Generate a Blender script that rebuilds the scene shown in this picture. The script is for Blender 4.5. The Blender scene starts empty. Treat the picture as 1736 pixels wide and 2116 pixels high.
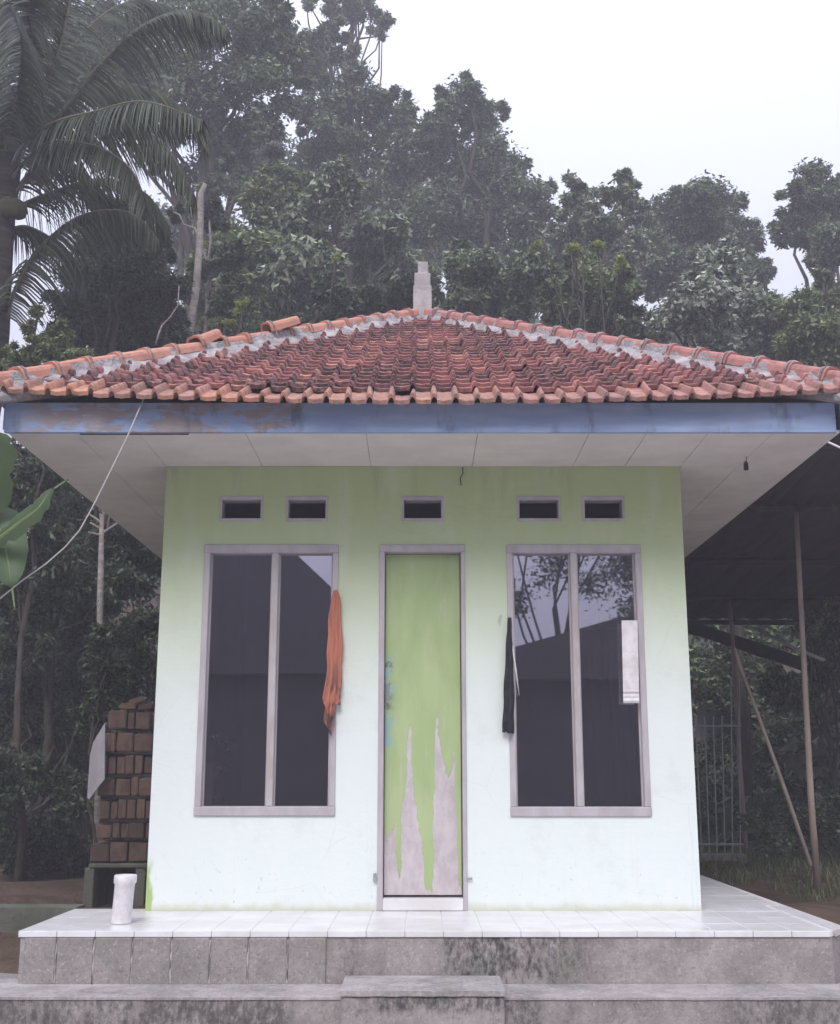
import bpy, math, random
import numpy as np
from mathutils import Vector, Matrix, Quaternion
random.seed(7); rng = np.random.default_rng(7)
sc = bpy.context.scene
COL = sc.collection
R = math.radians

# ------------------------------------------------------------------ camera
EYE = 0.795; PITCH = 12.5; FPX = 2421.0; UC, VC = 868.0, 1058.0
cam_d = bpy.data.cameras.new('camera'); cam = bpy.data.objects.new('camera', cam_d); COL.objects.link(cam)
cam.location = (0, 0, EYE); cam.rotation_euler = (R(90 + PITCH), 0, 0)
cam_d.sensor_fit = 'HORIZONTAL'; cam_d.sensor_width = 36; cam_d.lens = 36 * FPX / 1736
cam_d.clip_end = 900; cam_d.clip_start = 0.05
sc.camera = cam

# ------------------------------------------------------------------ world, sun, exposure
SUN_EL, SUN_AZ = 44, 190          # behind the photographer
w = bpy.data.worlds.new('World'); sc.world = w; w.use_nodes = True
nt = w.node_tree; nt.nodes.clear()
wo = nt.nodes.new('ShaderNodeOutputWorld'); bg = nt.nodes.new('ShaderNodeBackground'); bg.inputs[1].default_value = 0.10
sky = nt.nodes.new('ShaderNodeTexSky'); sky.sky_type = 'NISHITA'; sky.sun_disc = False
sky.sun_elevation = R(SUN_EL); sky.sun_rotation = R(SUN_AZ); sky.dust_density = 5; sky.air_density = 1.0
mxw = nt.nodes.new('ShaderNodeMix'); mxw.data_type = 'RGBA'; mxw.inputs[0].default_value = 0.90
tcw = nt.nodes.new('ShaderNodeTexCoord'); spw = nt.nodes.new('ShaderNodeSeparateXYZ'); mrw = nt.nodes.new('ShaderNodeMapRange')
nt.links.new(tcw.outputs['Generated'], spw.inputs[0]); nt.links.new(spw.outputs[2], mrw.inputs[0])
mrw.inputs[1].default_value = 0; mrw.inputs[2].default_value = 1; mrw.inputs[3].default_value = 1/3; mrw.inputs[4].default_value = 1   # overcast sky: zenith three times the horizon
vmw = nt.nodes.new('ShaderNodeVectorMath'); vmw.operation = 'SCALE'; vmw.inputs[0].default_value = (11.6, 12.0, 14.6)
nt.links.new(mrw.outputs[0], vmw.inputs['Scale']); nt.links.new(vmw.outputs[0], mxw.inputs[7])
nt.links.new(sky.outputs[0], mxw.inputs[6]); nt.links.new(mxw.outputs[2], bg.inputs[0]); nt.links.new(bg.outputs[0], wo.inputs[0])
sun_d = bpy.data.lights.new('sun', 'SUN'); sun = bpy.data.objects.new('sun', sun_d); COL.objects.link(sun)
sun_d.energy = 1.5; sun_d.angle = R(24); sun_d.color = (1, .97, .93)
sun.rotation_euler = (R(90 - SUN_EL), 0, R(180 - SUN_AZ)); 
sc.view_settings.view_transform = 'Standard'; sc.view_settings.look = 'None'
sc.view_settings.exposure = 0.78; sc.view_settings.gamma = 1; sc.view_settings.use_curve_mapping = False
sc.render.engine = 'CYCLES'
cy = sc.cycles
cy.max_bounces = 6; cy.diffuse_bounces = 3; cy.glossy_bounces = 3; cy.transmission_bounces = 4
cy.transparent_max_bounces = 8; cy.volume_bounces = 0; cy.use_denoising = True
cy.sample_clamp_indirect = 4

# ------------------------------------------------------------------ helpers
_s, _c = math.sin(R(PITCH)), math.cos(R(PITCH))
def P(u, v, Y):
    """photo point (in a 1736 x 2116 copy) -> point of the place at distance Y"""
    dv = v - VC; den = FPX * _c + dv * _s
    return Vector(((u - UC) / den * Y, Y, EYE + (FPX * _s - dv * _c) / den * Y))
def X(u, v, Y): return P(u, v, Y).x
def Z(v, Y): return P(UC, v, Y).z

def link(o, parent=None):
    COL.objects.link(o)
    if parent is not None: o.parent = parent
    return o
def tag(o, label=None, cat=None, group=None, kind=None):
    if label: o['label'] = label
    if cat: o['category'] = cat
    if group: o['group'] = group
    if kind: o['kind'] = kind
    return o
def root(name, loc, label, cat, group=None):
    o = bpy.data.objects.new(name, None); o.location = loc; o.empty_display_size = .1; link(o)
    return tag(o, label, cat, group)
def base_of(o):
    v = Vector((0, 0, 0))
    while o is not None: v += o.location; o = o.parent
    return v

class MB:
    """collects world-space geometry, builds ONE mesh object"""
    def __init__(s): s.v = []; s.f = []
    def add(s, vs, fs):
        n = len(s.v); s.v += [tuple(v) for v in vs]; s.f += [tuple(i + n for i in f) for f in fs]; return s
    def box(s, a, b, bev=0.0, M=None):
        x0, y0, z0 = a; x1, y1, z1 = b
        if bev <= 0:
            vs = [(x0,y0,z0),(x1,y0,z0),(x1,y1,z0),(x0,y1,z0),(x0,y0,z1),(x1,y0,z1),(x1,y1,z1),(x0,y1,z1)]
            fs = [(0,3,2,1),(4,5,6,7),(0,1,5,4),(1,2,6,5),(2,3,7,6),(3,0,4,7)]
        else:
            c = bev; vs = []; fs = []
            # 24-vert chamfered box
            idx = {}
            for ix, x in enumerate((x0, x1)):
                for iy, y in enumerate((y0, y1)):
                    for iz, z in enumerate((z0, z1)):
                        sx = 1 if ix == 0 else -1; sy = 1 if iy == 0 else -1; sz = 1 if iz == 0 else -1
                        idx[(ix,iy,iz)] = len(vs)
                        vs += [(x, y+sy*c, z+sz*c), (x+sx*c, y, z+sz*c), (x+sx*c, y+sy*c, z)]
            g = lambda a, k: idx[a] + k
            for ix in (0,1):
                q = [g((ix,0,0),0), g((ix,0,1),0), g((ix,1,1),0), g((ix,1,0),0)]; fs.append(q if ix==0 else q[::-1])
            for iy in (0,1):
                q = [g((0,iy,0),1), g((1,iy,0),1), g((1,iy,1),1), g((0,iy,1),1)]; fs.append(q if iy==0 else q[::-1])
            for iz in (0,1):
                q = [g((0,0,iz),2), g((0,1,iz),2), g((1,1,iz),2), g((1,0,iz),2)]; fs.append(q if iz==0 else q[::-1])
            for iy in (0,1):
                for iz in (0,1): fs.append([g((0,iy,iz),1), g((0,iy,iz),2), g((1,iy,iz),2), g((1,iy,iz),1)])
            for ix in (0,1):
                for iz in (0,1): fs.append([g((ix,0,iz),0), g((ix,0,iz),2), g((ix,1,iz),2), g((ix,1,iz),0)])
            for ix in (0,1):
                for iy in (0,1): fs.append([g((ix,iy,0),0), g((ix,iy,0),1), g((ix,iy,1),1), g((ix,iy,1),0)])
            for k in idx.values(): fs.append([k, k+1, k+2])
        if M is not None: vs = [M @ Vector(v) for v in vs]
        return s.add(vs, fs)
    def tube(s, pts, rad, n=8, cap=True):
        pts = [Vector(p) for p in pts]
        if not hasattr(rad, '__len__'): rad = [rad] * len(pts)
        vs = []; fs = []; prev = None
        for i, p in enumerate(pts):
            d = (pts[min(i+1, len(pts)-1)] - pts[max(i-1, 0)]).normalized()
            ref = Vector((0,0,1)) if abs(d.z) < .9 else Vector((0,1,0))
            if prev is None: a = d.cross(ref).normalized()
            else: a = (prev - d * prev.dot(d)).normalized()
            prev = a; b = d.cross(a)
            for k in range(n):
                t = 2*math.pi*k/n; vs.append(p + (a*math.cos(t) + b*math.sin(t)) * rad[i])
        for i in range(len(pts)-1):
            for k in range(n):
                fs.append((i*n+k, i*n+(k+1)%n, (i+1)*n+(k+1)%n, (i+1)*n+k))
        if cap: fs.append(tuple(range(n))[::-1]); fs.append(tuple((len(pts)-1)*n+k for k in range(n)))
        return s.add(vs, fs)
    def prism(s, poly, d, M=None):
        """poly: list of 3D points (planar), d: extrusion vector"""
        n = len(poly); d = Vector(d); a = [Vector(p) for p in poly]; b = [p + d for p in a]
        vs = a + b
        if M is not None: vs = [M @ v for v in vs]
        fs = [tuple(range(n)), tuple(range(2*n-1, n-1, -1))] + [(i, i+n, (i+1)%n+n, (i+1)%n) for i in range(n)]
        return s.add(vs, fs)
    def mesh(s, name, mat, off=Vector((0,0,0)), smooth=False, recalc=True):
        me = bpy.data.meshes.new(name)
        me.from_pydata([(v[0]-off.x, v[1]-off.y, v[2]-off.z) for v in s.v], [], s.f)
        if recalc:
            import bmesh
            bm = bmesh.new(); bm.from_mesh(me); bmesh.ops.recalc_face_normals(bm, faces=bm.faces); bm.to_mesh(me); bm.free()
        me.materials.append(mat)
        if smooth: me.shade_smooth()
        me.update(); return me
    def build(s, name, mat, parent=None, smooth=False, origin=None, recalc=True):
        b = base_of(parent)
        if parent is None and origin is not None: b = Vector(origin)
        me = s.mesh(name, mat, b, smooth, recalc); o = bpy.data.objects.new(name, me); link(o, parent)
        if parent is None and origin is not None: o.location = b
        return o

def npmesh(name, V, F4, mat, off=(0,0,0)):
    """fast quad mesh from numpy arrays"""
    me = bpy.data.meshes.new(name); V = (V - np.array(off)).astype(np.float32)
    me.vertices.add(len(V)); me.vertices.foreach_set('co', V.ravel())
    me.loops.add(F4.size); me.loops.foreach_set('vertex_index', F4.astype(np.int32).ravel())
    me.polygons.add(len(F4)); me.polygons.foreach_set('loop_start', np.arange(0, F4.size, 4, dtype=np.int32))
    me.materials.append(mat); me.update(calc_edges=True); return me

def leaves(centers, radii, n_clump, per, size, droop=.5, aspect=.42, flat=.75, seed=0, spread=.36):
    """leaf quads in clumps spread through ellipsoidal lobes"""
    g = np.random.default_rng(seed); V = []; cl = []
    size *= .67; per = int(per*1.93); n_clump = int(n_clump*1.12)
    tot = sum(r**2 for r in radii)
    for c, r in zip(centers, radii):
        k = max(3, int(n_clump * r*r / tot)); d = g.normal(size=(k, 3)); d /= np.linalg.norm(d, axis=1, keepdims=True)
        rad = r * g.uniform(.25, 1.0, (k, 1))**.45; cc = np.array(c) + d * rad * np.array([1, 1.1, flat + .15]); cl.append(cc)
        m = k * per; base = np.repeat(cc, per, 0); cr = np.repeat(r * spread * g.uniform(.55, 1.25, k), per)[:, None]
        p = base + g.normal(size=(m, 3)) * cr * np.array([.55, .55, .5])
        s = size * g.uniform(.6, 1.35, (m, 1))
        dirv = g.normal(size=(m, 3)); dirv[:, 2] = dirv[:, 2]*.6 - droop*1.3; dirv /= np.linalg.norm(dirv, axis=1, keepdims=True)
        sd = np.cross(dirv, g.normal(size=(m, 3)) + np.array([0,0,.8])); sd /= np.linalg.norm(sd, axis=1, keepdims=True)+1e-9
        nr = np.cross(dirv, sd); bend = nr * s * .12
        a = p; t = p + dirv*s - bend; l = p + dirv*s*.45 + sd*s*aspect*.5; rr_ = p + dirv*s*.45 - sd*s*aspect*.5 + bend*0
        V.append(np.stack([a, l+bend, t, rr_+bend], 1).reshape(-1, 3))
    V = np.concatenate(V); F = np.arange(len(V)).reshape(-1, 4); return V, F, np.concatenate(cl)

# ------------------------------------------------------------------ materials
class N:
    def __init__(s, name, rough=.8, spec=.3):
        s.m = bpy.data.materials.new(name); s.m.use_nodes = True; s.t = s.m.node_tree; s.t.nodes.clear()
        s.out = s.t.nodes.new('ShaderNodeOutputMaterial'); s.b = s.t.nodes.new('ShaderNodeBsdfPrincipled')
        s.t.links.new(s.b.outputs[0], s.out.inputs[0])
        s.b.inputs['Roughness'].default_value = rough; s.b.inputs['Specular IOR Level'].default_value = spec
    def n(s, t, **k):
        x = s.t.nodes.new(t)
        for a, b in k.items(): setattr(x, a, b)
        return x
    def set(s, sock, v):
        if isinstance(v, bpy.types.NodeSocket): s.t.links.new(v, sock)
        elif v is not None:
            if hasattr(v, '__len__') and len(v) == 3 and sock.type == 'RGBA': v = (*v, 1)
            sock.default_value = v
    def math(s, op, a, b=None, c=None, clamp=False):
        x = s.n('ShaderNodeMath', operation=op, use_clamp=clamp); s.set(x.inputs[0], a)
        if b is not None: s.set(x.inputs[1], b)
        if c is not None: s.set(x.inputs[2], c)
        return x.outputs[0]
    def mix(s, f, a, b, mode='MIX'):
        x = s.n('ShaderNodeMix', data_type='RGBA', blend_type=mode); s.set(x.inputs[0], f); s.set(x.inputs[6], a); s.set(x.inputs[7], b)
        return x.outputs[2]
    def map(s, v, a, b, c=0., d=1.):
        x = s.n('ShaderNodeMapRange'); x.interpolation_type = 'SMOOTHSTEP'
        for i, q in enumerate((v, a, b, c, d)): s.set(x.inputs[i], q)
        return x.outputs[0]
    def pos(s, scale=(1,1,1), obj=False, rnd=False):
        if obj: p = s.n('ShaderNodeTexCoord').outputs['Object']
        else: p = s.n('ShaderNodeNewGeometry').outputs['Position']
        if rnd:
            r = s.n('ShaderNodeObjectInfo').outputs['Random']; m = s.math('MULTIPLY', r, 37.)
            a = s.n('ShaderNodeVectorMath', operation='ADD'); s.set(a.inputs[0], p); s.t.links.new(m, a.inputs[1]); p = a.outputs[0]
        mp = s.n('ShaderNodeMapping'); s.set(mp.inputs[0], p); mp.inputs['Scale'].default_value = scale
        return mp.outputs[0]
    def noise(s, vec, scale=5, detail=4, rough=.55):
        x = s.n('ShaderNodeTexNoise'); s.set(x.inputs['Vector'], vec); x.inputs['Scale'].default_value = scale
        x.inputs['Detail'].default_value = detail; x.inputs['Roughness'].default_value = rough; return x.outputs[0]
    def sep(s, v):
        x = s.n('ShaderNodeSeparateXYZ'); s.set(x.inputs[0], v); return x.outputs
    def bump(s, h, strength=.3, dist=.01):
        x = s.n('ShaderNodeBump'); x.inputs['Strength'].default_value = strength; x.inputs['Distance'].default_value = dist
        s.set(x.inputs['Height'], h); s.t.links.new(x.outputs[0], s.b.inputs['Normal'])
    def col(s, c): s.set(s.b.inputs['Base Color'], c)
    def rand(s):
        a = s.n('ShaderNodeObjectInfo').outputs['Random']; b = s.n('ShaderNodeNewGeometry').outputs['Random Per Island']
        return s.math('FRACT', s.math('ADD', s.math('MULTIPLY', a, 7.3), b))

def mottled(name, c1, c2, scale=6, rough=.85, spec=.25, bump=.25, bd=.006, stretch=(1,1,1), obj=False, fine=90):
    k = N(name, rough, spec); p = k.pos(stretch, obj, obj)
    n1 = k.map(k.noise(p, scale, 5, .6), .35, .65); n2 = k.noise(p, fine, 3, .6)
    k.col(k.mix(k.math('ADD', k.math('MULTIPLY', n1, .7), k.math('MULTIPLY', n2, .3)), c1, c2))
    k.bump(k.math('ADD', n1, n2), bump, bd); return k.m

def wall_mat():
    k = N('weathered_shaded_wall_paint', .7, .25); g = k.pos(); x, y, z = k.sep(g)
    n1 = k.noise(g, 1.6, 4, .6); n2 = k.noise(k.pos((1, 1, .25)), 5, 4, .6); fine = k.noise(g, 120, 2, .6)
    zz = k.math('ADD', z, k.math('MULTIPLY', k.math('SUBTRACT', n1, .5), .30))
    eaves_fade = k.map(zz, .95, 2.45)
    c = k.mix(eaves_fade, (.75, .81, .79), (.46, .55, .29))  # green-to-pale paint wear, with eaves shade and glare also put into it
    c = k.mix(k.math('MULTIPLY', k.map(n2, .45, .8), .22), c, (.84, .86, .84))
    c = k.mix(k.math('MULTIPLY', k.map(k.noise(g, 3.2, 6, .7), .52, .66), .16), c, (.52, .56, .50))
    rn = k.math('MULTIPLY', k.map(k.noise(k.pos((1, 1, .07)), 9, 5, .6), .56, .72), k.map(z, .62, .25))
    c = k.mix(k.math('MULTIPLY', rn, .22), c, (.50, .50, .44))
    vor = k.n('ShaderNodeTexVoronoi', feature='DISTANCE_TO_EDGE'); k.set(vor.inputs['Vector'], k.mix(.12, g, k.n('ShaderNodeTexNoise').outputs[1])); vor.inputs['Scale'].default_value = 1.3
    ck = k.math('MULTIPLY', k.map(vor.outputs[0], .004, .0), k.map(k.noise(g, 1.9, 2), .52, .6))
    c = k.mix(k.math('MULTIPLY', ck, .14), c, (.35, .36, .33))
    sp = k.map(k.noise(k.pos((1, 1, .8)), 42, 3, .7), .66, .72)
    c = k.mix(k.math('MULTIPLY', k.math('MULTIPLY', sp, k.map(z, .5, .05)), .6), c, (.42, .38, .30))
    # dirt line above the floor
    d = k.map(k.math('ADD', z, k.math('MULTIPLY', k.noise(g, 14, 4), .06)), .09, .02)
    c = k.mix(k.math('MULTIPLY', d, .65), c, (.50, .50, .30))
    # a patch of the old green at the left corner
    old = k.math('MULTIPLY', k.map(k.math('ADD', x, k.math('MULTIPLY', k.noise(k.pos((1,1,.35)), 16, 3), .16)), -1.49, -1.52), k.map(k.math('ADD', z, k.math('MULTIPLY', n1, .3)), .46, .38))
    c = k.mix(old, c, (.40, .52, .20))
    # scuffs and small drips
    sc_ = k.map(k.noise(k.pos((1, 1, .4)), 11, 5, .55), .745, .80)
    c = k.mix(k.math('MULTIPLY', sc_, .6), c, (.35, .34, .33))
    # uneven darker streaks towards the ceiling line
    st = k.math('MULTIPLY', k.map(z, 2.25, 2.68), k.map(k.noise(k.pos((5, 1, .6)), 1.5, 5, .6), .5, .75))
    c = k.mix(k.math('MULTIPLY', st, .35), c, (.26, .27, .16))
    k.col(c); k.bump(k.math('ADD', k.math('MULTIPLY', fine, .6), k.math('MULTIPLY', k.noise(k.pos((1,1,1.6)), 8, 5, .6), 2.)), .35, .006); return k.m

def concrete_mat(name, base=(.27,.25,.25), light=(.40,.38,.38), stain_z=None, stain_d=.2, stain_x=None, amount=.8, pale_joints=False):
    k = N(name, .9, .2); g = k.pos(); x, y, z = k.sep(g)
    n1 = k.noise(g, 4.5, 6, .65); n2 = k.noise(g, 38, 4, .6); n3 = k.math('ADD', k.math('MULTIPLY', k.noise(k.pos((1,1,.5)), 42, 5, .75), .6), k.math('MULTIPLY', k.noise(k.pos((1,1,.6)), 7, 4, .7), .4))
    c = k.mix(k.map(n1, .3, .7), base, light); c = k.mix(k.math('MULTIPLY', k.map(n2, .35, .7), .35), c, tuple(v*.68 for v in base))
    c = k.mix(k.map(k.noise(g, 60, 3, .75), .56, .70, 0, .5), c, (.60, .57, .56)); c = k.mix(k.map(k.noise(g, 75, 3, .75), .55, .68, 0, .55), c, tuple(v*.4 for v in base))
    k1 = k.map(k.noise(k.pos((2.0,1,1.2)), 1.6, 3, .6), .56, .7, 0, .45)
    c = k.mix(k1, c, (.22, .24, .17))
    if stain_z is not None:
        dz = k.math('SUBTRACT', stain_z, z)
        drip = k.math('MULTIPLY', k.noise(k.pos((1,1,.25)), 9, 6, .75), stain_d*1.9)
        m = k.math('MULTIPLY', k.map(k.math('SUBTRACT', dz, drip), .02, -.03), k.map(n3, .40, .60))
        m = k.math('MULTIPLY', m, k.map(k.noise(k.pos((1,1,0.)), 1.3, 3, .6), .36, .52))
        if stain_x is not None:
            xx = k.math('ABSOLUTE', k.math('SUBTRACT', x, stain_x[0]))
            m = k.math('MULTIPLY', m, k.map(xx, stain_x[1]*1.3, stain_x[1]*.6))
        c = k.mix(k.math('MULTIPLY', m, amount), c, (.050, .050, .048))
    k.col(c); k.bump(k.math('ADD', n2, k.math('MULTIPLY', n1, 2)), .5, .008); return k.m

def tile_mat(eave=False):
    k = N('newer_clay_tile' if eave else 'fired_clay_tile', .8, .25); p = k.pos((1,1,1), True, True); g = k.pos(); r = k.rand()
    rmp = k.n('ShaderNodeValToRGB'); k.set(rmp.inputs[0], r); e = rmp.color_ramp
    e.elements[0].color = (.20, .09, .085, 1); e.elements[1].color = (.60, .31, .24, 1)
    a = e.elements.new(.35); a.color = (.38, .16, .15, 1); b = e.elements.new(.6); b.color = (.34, .145, .14, 1); d = e.elements.new(.82); d.color = (.44, .20, .19, 1)
    if eave:
        for el, cc in zip(e.elements, ((.44,.23,.18),(.56,.27,.17),(.50,.27,.22),(.60,.30,.18),(.52,.27,.21))): el.color = (*cc, 1)
    n1 = k.noise(p, 22, 5, .65)
    n3 = k.noise(g, 2.2, 4, .6)
    c0 = rmp.outputs[0]
    if eave: c0 = k.mix(k.map(k.sep(g)[0], -.2, 1.2, 0, .7), c0, (.42, .22, .20))
    c = k.mix(k.map(n1, .40, .70, 0, .7), c0, (.17, .085, .085))
    c = k.mix(k.math('MULTIPLY', k.map(n3, .40, .60), k.map(k.noise(g, 34, 4, .7), .36, .60)), c, (.26, .17, .15) if eave else (.075, .06, .06))   # lichen and soot patches
    c = k.mix(k.map(k.noise(g, 55, 4, .7), .60, .72, 0, .6), c, (.62, .50, .47))
    k.col(c); k.bump(n1, .5, .004); return k.m

def leaf_mat(name, c1, c2, gloss=.38, trans=.25, spec=.6):
    k = N(name, gloss, spec); g = k.pos(); r = k.n('ShaderNodeNewGeometry').outputs['Random Per Island']
    c = k.mix(k.map(k.noise(g, 1.7, 4, .65), .40, .62), c1, c2)
    c = k.mix(k.math('MULTIPLY', k.math('POWER', r, 2.6), .8), c, tuple(min(1, v*3.2+.05) for v in c2))  # random leaves coloured paler, standing in for sky highlights
    k.col(c)
    tr = k.n('ShaderNodeBsdfTranslucent'); k.set(tr.inputs[0], k.mix(.5, c, (.12, .18, .03)))
    ms = k.n('ShaderNodeMixShader'); ms.inputs[0].default_value = trans
    k.t.links.new(k.b.outputs[0], ms.inputs[1]); k.t.links.new(tr.outputs[0], ms.inputs[2]); k.t.links.new(ms.outputs[0], k.out.inputs[0])
    return k.m

def door_mat(x0, x1, zb, zt, Y):
    k = N('peeling_green_door', .55, .35); g = k.pos(); x, y, z = k.sep(g)
    s = k.math('DIVIDE', k.math('SUBTRACT', x, x0), x1 - x0)
    s = k.math('ADD', s, k.math('MULTIPLY', k.math('SUBTRACT', k.noise(k.pos((1,1,.35)), 30, 6, .7), .5), .12))
    cr = k.n('ShaderNodeFloatCurve'); k.set(cr.inputs['Value'], s)
    H = [(0,.24),(.04,.21),(.10,.23),(.145,.28),(.17,.10),(.215,.06),(.232,.33),(.28,.42),(.315,.63),(.345,.64),(.375,.42),(.43,.30),(.50,.17),(.525,.03),(.63,.02),(.645,.45),(.66,.60),(.685,.70),(.715,.60),(.77,.52),(.83,.44),(.87,.46),(.90,.57),(.925,.45),(.955,.06),(1,.03)]
    cv = cr.mapping.curves[0]
    cv.points[0].location = H[0]; cv.points[1].location = H[-1]
    for a, b in H[1:-1]: cv.points.new(a, b)
    for p in cv.points: p.handle_type = 'VECTOR'
    cr.mapping.update()
    hz = k.math('MULTIPLY', cr.outputs[0], (zt - zb) * .75)
    zz = k.math('ADD', k.math('SUBTRACT', z, zb), k.math('MULTIPLY', k.math('SUBTRACT', k.noise(k.pos((1,1,.25)), 60, 5, .7), .5), .16))
    peel = k.map(k.math('SUBTRACT', hz, zz), -.006, .012)
    gr = k.mix(k.map(k.noise(k.pos((1,1,.3)), 7, 4), .35, .7), (.37, .48, .22), (.43, .53, .27))
    gr = k.mix(k.map(k.noise(g, 90, 3), .64, .75, 0, .5), gr, (.48, .58, .40))
    # turquoise undercoat by the latch
    zl = Z(1460, Y)
    tq = k.math('MULTIPLY', k.map(s, .17, .06), k.map(k.math('ABSOLUTE', k.math('SUBTRACT', z, zl)), .36, .20))
    tq = k.math('MULTIPLY', tq, k.map(k.noise(k.pos((1,1,.5)), 16, 4), .36, .55))
    gr = k.mix(tq, gr, (.28, .46, .48))
    dk = k.math('MULTIPLY', k.map(s, .15, .04), k.map(k.math('ABSOLUTE', k.math('SUBTRACT', z, zl + .12)), .24, .1))
    gr = k.mix(k.math('MULTIPLY', dk, k.map(k.noise(g, 25, 4), .48, .62)), gr, (.13, .13, .15))
    old = k.mix(k.map(k.noise(k.pos((1,1,.5)), 14, 6, .75), .35, .7), (.60, .54, .55), (.46, .41, .42))
    old = k.mix(k.map(k.noise(g, 50, 3, .7), .64, .72, 0, .5), old, (.26, .23, .22))
    gr = k.mix(k.map(k.noise(k.pos((1,1,.12)), 26, 4, .6), .60, .68, 0, .35), gr, (.52,.50,.46))
    gr = k.mix(k.map(k.noise(k.pos((1,1,.4)), 4, 5, .6), .5, .75, 0, .35), gr, (.24,.31,.15))
    c = k.mix(peel, gr, old)
    c = k.mix(k.math('MULTIPLY', k.map(k.math('ABSOLUTE', k.math('SUBTRACT', peel, .5)), .45, .2), .5), c, (.30,.27,.24))
    k.col(c); k.bump(k.math('ADD', k.math('MULTIPLY', peel, -1.), k.math('MULTIPLY', k.noise(g, 60, 3), .3)), .5, .003); return k.m

def fascia_mat():
    k = N('peeling_blue_fascia', .6, .3); g = k.pos(); x, y, z = k.sep(g)
    c = k.mix(k.map(k.noise(k.pos((.6,1,4)), 4, 4), .35, .7), (.25, .34, .54), (.35, .435, .62))
    m = k.map(k.noise(k.pos((.75,1,2.6)), 3.4, 7, .68), .46, .53)
    side = k.map(x, -.45, -.85)
    m = k.math('MULTIPLY', m, k.math('MAXIMUM', k.math('MULTIPLY', side, .9), k.map(k.noise(k.pos((.6,1,3)), 3, 4), .72, .76)))
    m = k.math('MULTIPLY', m, k.map(x, -2.35, -2.1))
    c = k.mix(m, c, k.mix(k.noise(k.pos((1,1,9)), 14, 4), (.24, .19, .18), (.36, .31, .30)))
    c = k.mix(k.map(k.noise(k.pos((1,1,.35)), 9, 5, .6), .52, .72, 0, .5), c, (.05, .055, .08))
    k.col(c); k.bump(k.math('ADD', m, k.noise(k.pos((1,1,8)), 14, 4)), .3, .004); return k.m

def glass_mat():
    k = N('tinted_glass', .03, .5); k.t.nodes.remove(k.b)
    tr = k.n('ShaderNodeBsdfTransparent'); tr.inputs[0].default_value = (.82, .80, .84, 1)
    gl = k.n('ShaderNodeBsdfGlossy'); gl.inputs['Roughness'].default_value = .015; gl.inputs['Color'].default_value = (.9, .9, 1, 1)
    fr = k.n('ShaderNodeFresnel'); fr.inputs[0].default_value = 1.5
    ms = k.n('ShaderNodeMixShader'); k.set(ms.inputs[0], k.math('ADD', fr.outputs[0], .34))
    k.t.links.new(tr.outputs[0], ms.inputs[1]); k.t.links.new(gl.outputs[0], ms.inputs[2]); k.t.links.new(ms.outputs[0], k.out.inputs[0])
    return k.m

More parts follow.
